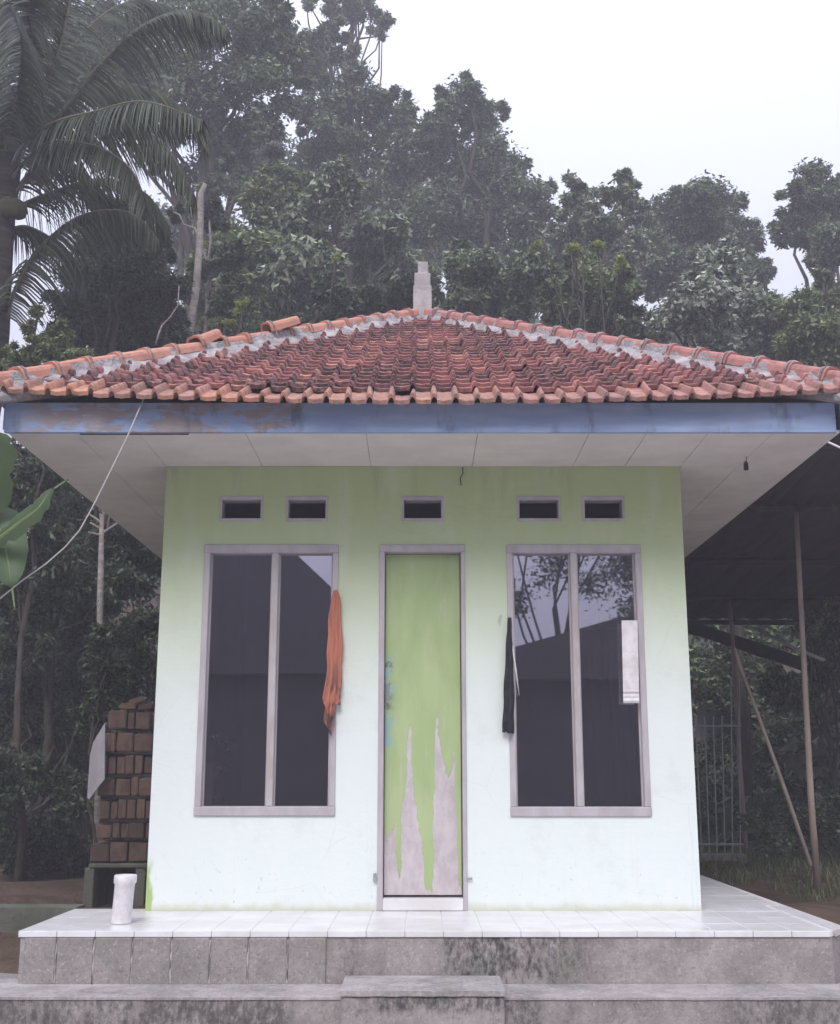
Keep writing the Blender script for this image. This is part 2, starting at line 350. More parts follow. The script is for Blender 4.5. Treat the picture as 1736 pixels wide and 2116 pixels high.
LEDGE_TOP = -.20
M = dict(
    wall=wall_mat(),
    inner=mottled('inner_plaster', (.34,.35,.33), (.26,.27,.26), 3),
    soffit=mottled('soffit_board', (.80,.745,.715), (.68,.63,.61), 3.2, .8, .2, .12, .003, (1,1,1), False, 60),
    dark_wood=mottled('dark_timber', (.06,.05,.045), (.035,.03,.03), 8, .85, .2, .4, .006, (1,1,1)),
    tile=tile_mat(), tile_eave=tile_mat(True),
    cap=None,
    mortar=mottled('hip_mortar', (.54,.505,.51), (.27,.245,.255), 9, .92, .15, .9, .015, (1,1,1), False, 60),
    finial=mottled('finial_plaster', (.50,.46,.46), (.34,.31,.31), 7, .9, .2, .6, .008, (1,1,1), False, 50),
    fascia=fascia_mat(),
    frame=mottled('worn_frame_paint', (.50,.47,.50), (.40,.36,.38), 12, .6, .3, .3, .003, (1,1,.3), False, 60),
    mullion=mottled('worn_mullion_paint', (.50,.48,.50), (.38,.33,.32), 9, .6, .3, .3, .003, (1,1,.35), False, 60),
    glass=glass_mat(),
    floor=mottled('white_floor_tile', (.82,.81,.84), (.66,.64,.63), 3.4, .3, .5, .03, .001, (1,1,1), False, 30),
    grout=mottled('grout', (.70,.68,.69), (.62,.60,.61), 10),
    conc=concrete_mat('cement_plinth', (.28,.25,.245), (.42,.38,.375), -.02, .24, (.10, .80), .92),
    slab=concrete_mat('cement_facing_slab', (.25,.225,.22), (.34,.31,.30)),
    ledge_top=concrete_mat('cement_ledge_top', (.34,.315,.31), (.54,.50,.50), LEDGE_TOP, .10, None, .35),
    ledge=concrete_mat('stained_ledge_face', (.28,.25,.24), (.42,.38,.37), Z(2068, 5.95)-.005, .17, None, .75),
    step=concrete_mat('cement_step', (.33,.295,.29), (.42,.38,.375), Z(2047, 5.90), .10, None, .85),
    lowwall=mottled('mossy_cement', (.17,.165,.14), (.10,.11,.085), 5, .9, .2, .5, .01, (1,1,1), False, 40),
    soil=mottled('brown_soil', (.15,.10,.075), (.075,.055,.04), 2.5, .95, .1, .8, .03, (1,1,1), False, 30),
    bark=mottled('bark', (.11,.095,.08), (.05,.045,.038), 10, .9, .15, .8, .02, (1,1,.3)),
    palebark=mottled('pale_bark', (.40,.36,.33), (.22,.19,.17), 12, .9, .15, .6, .01, (1,1,1.8)),
    palmbark=mottled('palm_bark', (.10,.085,.075), (.045,.04,.035), 5, .9, .15, .8, .03, (.4,.4,4)),
    bamboo=mottled('dry_bamboo', (.46,.37,.31), (.29,.225,.19), 6, .6, .3, .3, .004, (1,1,.4)),
    brick=None,
    iron=mottled('painted_iron', (.34,.36,.37), (.24,.26,.27), 20, .5, .4, .2, .002),
    black=mottled('black_cloth', (.025,.025,.03), (.045,.043,.05), 20, .9, .1, .4, .003),
    white=mottled('white_plastic', (.82,.80,.83), (.60,.56,.56), 14, .45, .4, .1, .002),
    rope=mottled('white_rope', (.60,.57,.57), (.46,.43,.43), 60, .8, .2, .3, .002),
    bulb=mottled('black_socket', (.02,.02,.02), (.035,.03,.03), 20, .4, .5, .1, .001),
    tarp=mottled('dark_roof_sheet', (.085,.075,.078), (.06,.052,.055), 3, .8, .2, .2, .006, (5,1,1)),
    shed=mottled('far_plaster', (.40,.39,.42), (.27,.26,.28), 3, .9, .1, .4, .01),
)
def simple_rand(name, a, b, dark):
    k = N(name, .85, .2); p = k.pos((1,1,1), True, True); r = k.rand()
    c = k.mix(r, a, b); c = k.mix(k.map(k.noise(p, 14, 5, .65), .42, .72, 0, .7), c, dark)
    k.col(c); k.bump(k.noise(p, 40, 4), .5, .005); return k.m
M['cap'] = simple_rand('orange_hip_tile', (.52,.24,.17), (.60,.31,.23), (.36,.19,.16))
M['caprt'] = simple_rand('red_hip_tile', (.46,.20,.18), (.52,.25,.22), (.17,.12,.12))
M['brick'] = simple_rand('old_brick', (.10,.068,.055), (.20,.125,.095), (.05,.04,.035))
def cloth_mat(name, a, b, dark):
    k = N(name, .85, .15); g = k.pos(); low = k.map(k.sep(g)[2], 1.55, 1.15, .12, 1); c = k.mix(k.noise(k.pos((1,1,.2)), 30, 4), a, b)
    c = k.mix(k.math('MULTIPLY', k.map(k.noise(k.pos((1,1,.35)), 17, 5, .65), .50, .60), low), c, dark); k.col(c); k.bump(k.noise(g, 80, 3), .3, .002); return k.m
M['orange'] = cloth_mat('orange_rag', (.55,.215,.135), (.40,.15,.11), (.12,.08,.075))
L = dict(
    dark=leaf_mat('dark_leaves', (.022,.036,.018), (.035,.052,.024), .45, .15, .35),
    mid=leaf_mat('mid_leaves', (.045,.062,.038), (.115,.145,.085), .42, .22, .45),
    light=leaf_mat('light_leaves', (.065,.085,.055), (.18,.21,.14), .40, .25, .5),
    silver=leaf_mat('silvery_leaves', (.09,.11,.085), (.25,.27,.22), .38, .2, .6),
    olive=leaf_mat('olive_leaves', (.052,.068,.032), (.14,.17,.075), .42, .25, .45),
    shoot=leaf_mat('fresh_shoots', (.20,.28,.06), (.27,.34,.10), .45, .35, .4),
    palm=leaf_mat('palm_leaflets', (.022,.030,.018), (.038,.048,.028), .45, .10, .35),
    banana=leaf_mat('banana_leaf', (.036,.066,.030), (.062,.098,.045), .5, .3, .3),
    grass=leaf_mat('grass_blades', (.06,.085,.035), (.10,.12,.05), .5, .25, .3),
)

# ================================================================== GROUND
def gz(x, y):
    x = np.asarray(x, float); y = np.asarray(y, float)
    sm = lambda t: np.clip(t, 0, 1)**2 * (3 - 2*np.clip(t, 0, 1))
    front = -.78
    back = -.12 + .0*x
    s = sm((y - 5.4) / 2.2)
    z = front + (back - front) * s
    z = z + sm((y - 15) / 22) * 7.5 + sm((np.abs(x) - 9) / 14) * sm((y-8)/10) * 3
    z = z + .03*np.sin(x*2.3 + y*1.1) + .025*np.sin(x*5.1 - y*3.7)
    z = z + sm((-y - 3) / 20) * 1.0
    return z
n = 150
gx = np.concatenate([np.linspace(-150, -16, 16), np.linspace(-14, 14, n), np.linspace(16, 150, 16)])
gy = np.concatenate([np.linspace(-150, -32, 12), np.linspace(-29, 3, 40), np.linspace(3.2, 16, 90), np.linspace(17, 50, 50), np.linspace(60, 150, 14)])
GX, GY = np.meshgrid(gx, gy); GZ = gz(GX, GY)
Vg = np.stack([GX, GY, GZ], -1).reshape(-1, 3); nx_, ny_ = len(gx), len(gy)
I = np.arange(nx_*ny_).reshape(ny_, nx_)
Fg = np.stack([I[:-1,:-1], I[:-1,1:], I[1:,1:], I[1:,:-1]], -1).reshape(-1, 4)
me = npmesh('ground', Vg, Fg, M['soil']); me.shade_smooth(); g_o = link(bpy.data.objects.new('ground', me))
tag(g_o, 'brown soil ground rising to a wooded slope behind the house', kind='structure')

yx = np.linspace(-9, 9, 60); yy_ = np.linspace(-5.5, 5.15, 40); AX, AY = np.meshgrid(yx, yy_); AZ = gz(AX, AY)*0 - .70 + .006*np.sin(AX*1.7)*np.cos(AY*1.3)  # unseen yard, added pale to bounce light onto soffit and wall
I = np.arange(60*40).reshape(40, 60)
bounce_yard = link(bpy.data.objects.new('yard', npmesh('yard', np.stack([AX,AY,AZ],-1).reshape(-1,3), np.stack([I[:-1,:-1],I[:-1,1:],I[1:,1:],I[1:,:-1]],-1).reshape(-1,4), mottled('yard_cement', (.50,.47,.45),(.40,.38,.36), 2, .85))))  # yard_cement belongs to the unseen yard added to bounce light
tag(bounce_yard, 'unseen pale cement yard added in front of the terrace to bounce light', kind='structure')
# ================================================================== TERRACE (plinth, ledge, step)
TY0, TY1, TX0, TX1 = 6.33, 7.34, -2.045, 2.19
CH = .16                                                     # chamfer of the right front corner
plat = MB()
poly = [(TX0, TY0, -.034), (TX1-.08, TY0, -.034), (TX1+.05, TY0+.16, -.034), (TX1+.02, 12.9, -.034), (1.60, 12.9, -.034), (1.60, TY1, -.034), (TX0, TY1, -.034)]
plat.prism([(x, y, z) for x, y, z in poly], (0, 0, -.72))
terr = plat.build('terrace', M['conc'])
tag(terr, 'raised cement terrace with white floor tiles round the little house', kind='structure')
# floor tiles
px, py = .198, .29
def ftile(x0, y0, x1, y1):
    b = MB(); g = .0015; z = random.uniform(-.0012, .0)
    b.box((x0+g, y0+g, -.034+.002), (x1-g, y1-g, z), .0025); return b.build('floor_tile', M['floor'], terr)
gb = MB(); gb.prism([(x*1.0, y, -.030) for x, y, z in poly], (0, 0, .0262)); gb.build('grout_bed', M['grout'], terr)
xi = TX0 - .012
while xi < TX1 - .1:
    x1 = min(xi + px, TX1-.06)
    yj = TY0 - .012
    while yj < TY1 - .02:
        y1 = min(yj + py, 7.315 if x1 < 1.6 else 99)
        if y1 - yj > .03: ftile(xi, yj, x1, y1)
        yj += py
    xi += px
yj = TY0 - .012 + 4*py
for q in range(17):
    for x0, x1 in ((1.66, 1.79), (1.79, 1.99), (1.99, 2.185)):
        if yj + py < 12.9: ftile(x0, yj, x1, yj + py)
    yj += py
b = MB(); b.prism([(TX1-.058, TY0+.004, -.03), (TX1+.04, TY0+.15, -.03), (TX1+.03, 7.474, -.03), (TX1-.058, 7.474, -.03)], (0, 0, .0292)); b.build('corner_floor_tile', M['floor'], terr)
# facing slabs on the left of the front
us = [48, 116, 194, 273, 354, 434, 513, 594, 675]
for a, c in zip(us[:-1], us[1:]):
    xa, xc = X(a, 1960, 6.31), X(c, 1960, 6.31)
    b = MB(); b.box((xa+.004, TY0-.018+random.uniform(-.002,.002), -.40), (xc-.004, TY0-.0005, -.034), .004)
    b.build('facing_slab', M['slab'], terr)
gb = MB()
for a in us[1:-1]:
    xa = X(a, 1960, 6.31); pts = []
    for i in range(9): pts.append((xa + random.uniform(-.003,.003), TY0-.013, -.045 - i*.026))
    gb.tube(pts, [random.choice((.001,.003,.004,.007)) for _ in pts], 5)
gb.build('joint_grout', mottled('joint_lime', (.50,.47,.46), (.36,.33,.32), 30), terr)
# ledge
LZ = -.268; LY = 5.96
b = MB()
lp = [(-2.9, LY, 0), (2.055, LY, 0), (2.20, LY+.16, 0), (2.26, LY+.42, 0), (2.26, 6.55, 0), (2.12, TY0-.002, 0), (-2.02, TY0-.0195, 0), (-2.10, 6.6, 0), (-2.9, 6.9, 0)]
# rough top edge by subdividing the front run
fr = [(x, LY + random.uniform(-.006, .006), 0) for x in np.linspace(-2.9, 2.055, 60)]
b.prism([(x, y, LZ) for x, y, z in fr + lp[2:]], (0, 0, -.56))
ledge = b.build('lower_ledge', M['ledge'])
tag(ledge, 'stained cement ledge running along the foot of the terrace', kind='structure')
b = MB(); fr2 = [(x, y-.006, z) for x, y, z in fr]
b.prism([(x, y, LZ+.012) for x, y, z in fr2 + [(2.205, LY+.16, 0), (2.265, LY+.42, 0), (2.265, 6.55, 0), (2.12, TY0-.003, 0), (-2.02, TY0-.021, 0), (-2.10, 6.6, 0), (-2.9, 6.9, 0)]], (0, 0, -.0115))
b.build('ledge_screed', M['ledge_top'], ledge)
# orange earth caked to the right flank
b = MB()
pts = [P(1722, 1932, 6.5), P(1735, 1990, 6.3), P(1722, 2040, 6.12), P(1712, 2116, 6.05)]
# step
SZ = -.214
step = root('entrance_step', ((X(705,2030,5.92)+X(1040,2030,5.92))/2, 6.1, -.75), 'cement step block below the green door at the middle of the terrace', 'step')
sx0, sx1 = X(705, 2050, 5.90), X(1042, 2050, 5.90)
b = MB(); b.box((sx0, 5.885, -.80), (sx1, TY0-.024, SZ-.024), .008); b.build('step_block', M['step'], step)
b = MB()
top = [(x, 5.875 + random.uniform(-.005,.005), SZ-.0235) for x in np.linspace(sx0-.006, sx1+.004, 24)]
b.prism(top + [(sx1+.004, TY0-.024, SZ-.0235), (sx0-.006, TY0-.024, SZ-.0235)], (0, 0, .0235)); b.build('step_top', M['ledge_top'], step)
# low wall left of the terrace
b = MB(); b.prism([(-9, 7.36, .015), (-2.06, 7.36, .0), (-2.06, 7.56, .0), (-9, 7.56, .015)], (0, 0, -.85))
lw = b.build('low_wall', M['lowwall'], origin=(-2.1, 7.46, -.1)); tag(lw, 'low mossy cement wall left of the terrace', 'wall')

# ================================================================== HOUSE
WY = 7.2; WX0, WX1 = X(300,1882,WY), X(1450,1884,WY); WZ = Z(964, WY); WB = 12.4
house = root('small_house', ((WX0+WX1)/2, WY, 0), 'little square house with green and white walls under a tiled pyramid roof', 'house')
def rect(u0, v0, u1, v1): return (X(u0, (v0+v1)/2, WY), Z(v1, WY), X(u1, (v0+v1)/2, WY), Z(v0, WY))
wl = (-1.345, Z(1685,WY), -.507, Z(1127,WY)); wr = (.540, Z(1686,WY), 1.378, Z(1127,WY)); dr = (-.253, 0.0, .280, Z(1127,WY))
vents = [rect(458,1029,540,1073), rect(595,1029,674,1073), rect(834,1029,913,1073), rect(1072,1029,1155,1073), rect(1207,1029,1287,1073)]
holes = [wl, wr, dr] + vents
def wall_holes(x0, z0, x1, z1, ya, yb, holes):
    xs = sorted({x0, x1, *[h[0] for h in holes], *[h[2] for h in holes]}); zs = sorted({z0, z1, *[h[1] for h in holes], *[h[3] for h in holes]})
    b = MB(); nx, nz = len(xs), len(zs)
    def inh(i, j):
        if i < 0 or j < 0 or i >= nx-1 or j >= nz-1: return True
        cx, cz = (xs[i]+xs[i+1])/2, (zs[j]+zs[j+1])/2
        return any(h[0] < cx < h[2] and h[1] < cz < h[3] for h in holes)
    V = {}; vs = []; fs = []
    def vi(i, j, k):
        if (i,j,k) not in V: V[(i,j,k)] = len(vs); vs.append((xs[i], (ya, yb)[k], zs[j]))
        return V[(i,j,k)]
    for i in range(nx-1):
        for j in range(nz-1):
            if inh(i,j): continue
            fs.append((vi(i,j,0), vi(i+1,j,0), vi(i+1,j+1,0), vi(i,j+1,0))); fs.append((vi(i,j,1), vi(i,j+1,1), vi(i+1,j+1,1), vi(i+1,j,1)))
            if inh(i-1,j): fs.append((vi(i,j,0), vi(i,j+1,0), vi(i,j+1,1), vi(i,j,1)))
            if inh(i+1,j): fs.append((vi(i+1,j,0), vi(i+1,j,1), vi(i+1,j+1,1), vi(i+1,j+1,0)))
            if inh(i,j-1): fs.append((vi(i,j,0), vi(i,j,1), vi(i+1,j,1), vi(i+1,j,0)))
            if inh(i,j+1): fs.append((vi(i,j+1,0), vi(i+1,j+1,0), vi(i+1,j+1,1), vi(i,j+1,1)))
    b.add(vs, fs); return b
T = .13
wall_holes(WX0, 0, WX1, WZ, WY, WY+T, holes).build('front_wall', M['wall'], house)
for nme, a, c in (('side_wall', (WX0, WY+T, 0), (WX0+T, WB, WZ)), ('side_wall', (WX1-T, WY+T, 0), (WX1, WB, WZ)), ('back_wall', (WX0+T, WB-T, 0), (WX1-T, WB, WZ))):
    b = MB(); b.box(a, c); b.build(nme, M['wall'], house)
b = MB(); b.box((WX0+T, WY+T, .0), (WX1-T, WB-T, .02)); b.build('room_floor', M['grout'], house)
b = MB(); b.box((WX0, WY, WZ+.003), (WX1, WB, WZ+.02)); b.build('ceiling', M['inner'], house)
for q, off in enumerate((-1, 1)):
    b = MB(); xx = WX0+T+.012 if q == 0 else WX1-T-.012
    b.box((min(xx, xx-off*.01), WY+T, .02), (max(xx, xx-off*.01), WB-T, WZ)); b.build('inner_lining', M['inner'], house)
b = MB(); b.box((-.42, WY+T+.001, .02), (-.40, 9.8, WZ-.002)); b.build('partition', M['inner'], house)
b = MB(); b.box((WX0+T+.02, 9.8, .02), (WX1-T-.02, 9.86, WZ-.002)); b.build('rear_partition', M['inner'], house)

# vent frames
for (x0, z0, x1, z1) in vents:
    b = MB(); t = .013; yf = WY-.006
    b.box((x0-t, yf, z1-t), (x1+t, WY+.10, z1+t*.9), .003); b.box((x0-t, yf, z0-t), (x1+t, WY+.10, z0+t*.5), .003)
    b.box((x0-t*.8, yf, z0+t*.5), (x0+t*.3, WY+.10, z1-t), .002); b.box((x1-t*.3, yf, z0+t*.5), (x1+t*.8, WY+.10, z1-t), .002)
    b.build('vent_frame', M['frame'], house)
# windows
def window(r, mu):
    x0, z0, x1, z1 = r; b = MB(); y0, y1 = WY-.012, WY+.10
    t = .050
    b.box((x0, y0, z1-.048), (x1, y1, z1+.004), .004); b.box((x0-.002, y0-.003, z0-.004), (x1+.002, y1, z0+.052), .005)
    b.box((x0, y0+.001, z0+.052), (x0+t-.012, y1, z1-.048), .004); b.box((x1-t+.012, y0+.001, z0+.052), (x1, y1, z1-.048), .004)
    fr = b.build('window', M['frame'], house)
    b = MB(); b.box((mu-.021, y0+.004, z0+.052), (mu+.021, y1-.01, z1-.048), .004); b.build('mullion', M['mullion'], fr)
    for a, c in ((x0+t-.012, mu-.021), (mu+.021, x1-t+.012)):
        b = MB(); yy = WY+.045
        b.box((a+.001, yy, z0+.0525), (c-.001, yy+.004, z1-.0485)); b.build('pane', M['glass'], fr)
        b = MB(); s = .009                                  # putty beads
        b.box((a, yy-.012, z0+.052), (a+s, yy-.001, z1-.048)); b.box((c-s, yy-.012, z0+.052), (c, yy-.001, z1-.048))
        b.build('glazing_bead', M['mullion'], fr)
    return fr
window(wl, X(563,1400,WY)); window(wr, X(1192,1400,WY))
# door
x0, z0, x1, z1 = dr
b = MB(); y0, y1 = WY-.012, WY+.11
b.box((x0, y0, z1-.042), (x1, y1, z1+.004), .004); b.box((x0, y0+.001, .0), (x0+.034, y1, z1-.042), .004); b.box((x1-.026, y0+.001, 0), (x1, y1, z1-.042), .004)
dfr = b.build('door_frame', M['frame'], house)
zb = Z(1852, WY); xa, xb = x0+.034, x1-.026
b = MB(); b.box((xa, WY-.014, .001), (xb, WY+.11, zb-.012), .004); b.build('threshold', M['floor'], house)
DY = WY+.06
b = MB(); b.box((xa+.004, DY, zb), (xb-.005, DY+.035, z1-.045), .003)
door = b.build('door', door_mat(xa+.004, xb-.005, zb, z1-.045, DY), house)
b = MB()
lz = Z(1430, WY); b.box((xa+.010, DY-.006, lz-.10), (xa+.032, DY-.0002, lz+.05), .002)
b.tube([(xa+.021, DY-.006, lz-.06), (xa+.021, DY-.03, lz-.06), (xa+.05, DY-.032, lz-.062)], .005, 6)
b.build('latch', M['iron'], door)
b = MB()
for zz in (zb+.10,): b.box((x1-.008, WY-.020, zz-.006), (x1+.028, WY-.0135, zz+.006), .002); b.box((x0-.022, WY-.020, zz-.02), (x0-.002, WY-.0135, zz+.03), .002)
b.build('door_hook', M['iron'], door)

# soffit boards
SO = WZ; EX = 2.383; EY0 = 6.44; EXc = (WX0+WX1)/2
xsj = [-2.36, -1.97, WX0-.004, -1.0, -.31, .33, .97, 1.30, WX1+.004, 2.02, 2.40]
def spanel(x0, y0, x1, y1, tilt=0):
    b = MB(); g = .0014; b.box((x0+g, y0+g, SO-.001+tilt), (x1-g, y1-g, SO+.007+tilt), .0012); b.build('soffit_board', M['soffit'], house)
for a, c in zip(xsj[:-1], xsj[1:]): spanel(a, EY0, c, WY-.001, random.uniform(0, .0015))
ys = [WY-.001, 8.1, 9.0, 9.9, 10.8, 11.7, 12.4, 13.2]
for a, c in zip(ys[:-1], ys[1:]):
    if c <= 12.5:
        for x0_, x1_ in ((-2.36, -1.97), (-1.97, WX0-.004)): spanel(x0_, a, x1_, c)
        for x0_, x1_ in ((WX1+.004, 2.02), (2.02, 2.40)): spanel(x0_, a, x1_, c)
b = MB(); b.box((-2.36, EY0, SO+.0085), (2.40, 13.2, SO+.016)); b.build('soffit_backing', M['grout'], house)

# fascia boards
fz0, fz1 = Z(894, 6.41), 2.856
b = MB(); b.box((X(10,870,6.41), 6.405, fz0), (X(1727,870,6.41), 6.430, fz1), .003); fas = b.build('front_fascia', M['fascia'], house)
b = MB(); b.box((-2.385, 6.432, SO+.02), (-2.365, 13.2, fz1)); b.box((2.405, 6.432, SO+.02), (2.425, 13.2, fz1)); b.box((-2.365, 13.18, SO+.02), (2.405, 13.2, fz1)); b.build('side_fascia', M['fascia'], house)
b = MB(); b.tube([P(165,896,6.44)-Vector((0,0,.004)), P(390,896,6.44)-Vector((0,0,.004))], .004, 5); b.build('drip_lath', M['dark_wood'], house)

# roof
AP = P(873, 662, 10.2); EZ = 2.809; EYF = 6.272; HX = 2.455; EYB = 2*10.2 - EYF
cFL, cFR, cBR, cBL = Vector((-HX+.02, EYF, EZ)), Vector((HX+.02, EYF, EZ)), Vector((HX+.02, EYB, EZ)), Vector((-HX+.02, EYB, EZ))
b = MB(); dn = Vector((0,0,-.02))
ins = [c + Vector(((AP.x-c.x)*.035, (AP.y-c.y)*.035, 0)) + dn for c in (cFL, cFR, cBR, cBL)]
b.add(ins + [AP + dn] + [c + Vector((0,0,-.02)) for c in ins], [(0,1,4), (1,2,4), (2,3,4), (3,0,4), (5,8,7,6), (0,5,6,1), (1,6,7,2), (2,7,8,3), (3,8,5,0)])
roof = b.build('roof', M['dark_wood'], house)

def tile_geom(p, L, nose=.020, roll=.034, thick=.011, seed=0):
    rr = random.Random(seed); xs = [0, .03, .08, .30, .55, .70, .745, .80, .87, .94, .985, 1.04]
    def h(s):
        if s < .70: return .003*math.cos(s/.70*math.pi*2)
        t = (s-.70)/.34; return roll * max(0, math.sin(t*math.pi))**.8
    n = len(xs); vs = []; fs = []
    jx = rr.uniform(-.002, .002)
    rows = [(0, nose+.004), (.012, nose+.008), (L, 0.0)]
    for yy, lift in rows:
        for s in xs: vs.append((s*p+jx, yy + (rr.uniform(-.0015,.0015) if yy < .05 else 0), h(s)+lift))
    for yy, lift in ((0, nose-thick), (L*.6, -thick)):
        for s in xs: vs.append((s*p+jx, yy, h(s)+lift-.003))
    for r in range(2):
        for i in range(n-1): fs.append((r*n+i, r*n+i+1, (r+1)*n+i+1, (r+1)*n+i))
    for i in range(n-1): fs.append((3*n+i, 3*n+i+1, i+1, i)); fs.append((4*n+i, 4*n+i+1, 3*n+i+1, 3*n+i))
    fs.append((0, n, 2*n, 3*n)); fs.append((n-1, 4*n-1, 3*n-1, 2*n-1))
    return vs, fs
def face_tiles(A, B, C, p, gauge, first, marg=.015):
    """positions of tiles on the roof plane with eave A->B and apex C"""
    ex = (B - A).normalized(); mid = (A + B) / 2; up = (C - A) - ex * (C - A).dot(ex); H = up.length; ey = up.normalized(); ez = ex.cross(ey)
    W = (B - A).length; cx = (C - A).dot(ex); out = []; s = 0; r = 0
    while s < H - .06:
        l = cx * s / H; rgt = W - (W - cx) * s / H
        k0 = int(math.floor((l + .01) / p)); 
        for k in range(k0, int(rgt / p) + 1):
            xm = k*p + p*.5
            if xm < l + marg or xm > rgt - marg: continue
            q = xm / W * 2 - 1
            lift = .070 * q * q * (1 - s/H)
            base = A + ex*(k*p) + ey*s + Vector((0,0,lift))
            out.append((s, base, ex, ey, ez))
        s += first if r == 0 else gauge * random.uniform(.985, 1.015); r += 1
    return out
pF = .1205; GA = .160
variants = []
for sd in range(6):
    vs, fs = tile_geom(pF, .22, .030, .038, .018, sd); bb = MB(); bb.add(vs, fs); variants.append(bb.mesh('roof_tile', M['tile'], smooth=False))
vs, fs = tile_geom(pF, .37, .014, .040, .016, 9); bb = MB(); bb.add(vs, fs); eave_mesh = bb.mesh('roof_tile', M['tile_eave'])
tl = face_tiles(cFL, cFR, AP, pF, GA, .29, .03)
hb = base_of(house); rest = MB()
tl.sort(key=lambda t: t[0])
for i, (s, base, ex, ey, ez) in enumerate(tl):
    j = Matrix.Rotation(random.gauss(0, .022), 3, 'Z') @ Matrix.Rotation(random.gauss(0, .022), 3, 'X')@ Matrix.Rotation(random.gauss(0, .025), 3, 'Y')
    rot = Matrix((ex, ey, ez)).transposed() @ j
    loc = base + ey * random.gauss(0, .007) + ez * random.uniform(0, .006)
    if s > 0 and random.random() < .05: loc += ez * .012
    row0 = s == 0
    if row0 and abs(base.x) < .9: loc -= ey * random.uniform(.0, .02)
    if i < 292:
        me = eave_mesh if row0 else variants[random.randrange(6)]
        o = bpy.data.objects.new('roof_tile', me); link(o, roof); o.matrix_local = Matrix.Translation(loc - hb) @ rot.to_4x4()
    else:
        vs, fs = tile_geom(pF, .22, .030, .038, .018, i); rest.add([loc + rot @ Vector(v) for v in vs], fs)
o = rest.build('upper_roof_tiles', M['tile'], roof, recalc=False); o['kind'] = 'stuff'
side = MB()
for A_, B_ in ((cFR, cBR), (cBR, cBL), (cBL, cFL)):
    pp = .2 if A_.x == B_.x else .12
    for (s, base, ex, ey, ez) in face_tiles(A_, B_, AP, pp, .17 if pp == .2 else .2, .2, .21 if pp == .2 else .08):
        vs, fs = tile_geom(pp, .25 if pp < .15 else .22, .018, .036, .012, 3); rot = Matrix((ex, ey, ez)).transposed()
        side.add([base + rot @ Vector(v) for v in vs], fs)
o = side.build('side_roof_tiles', M['tile'], roof, recalc=False); o['kind'] = 'stuff'

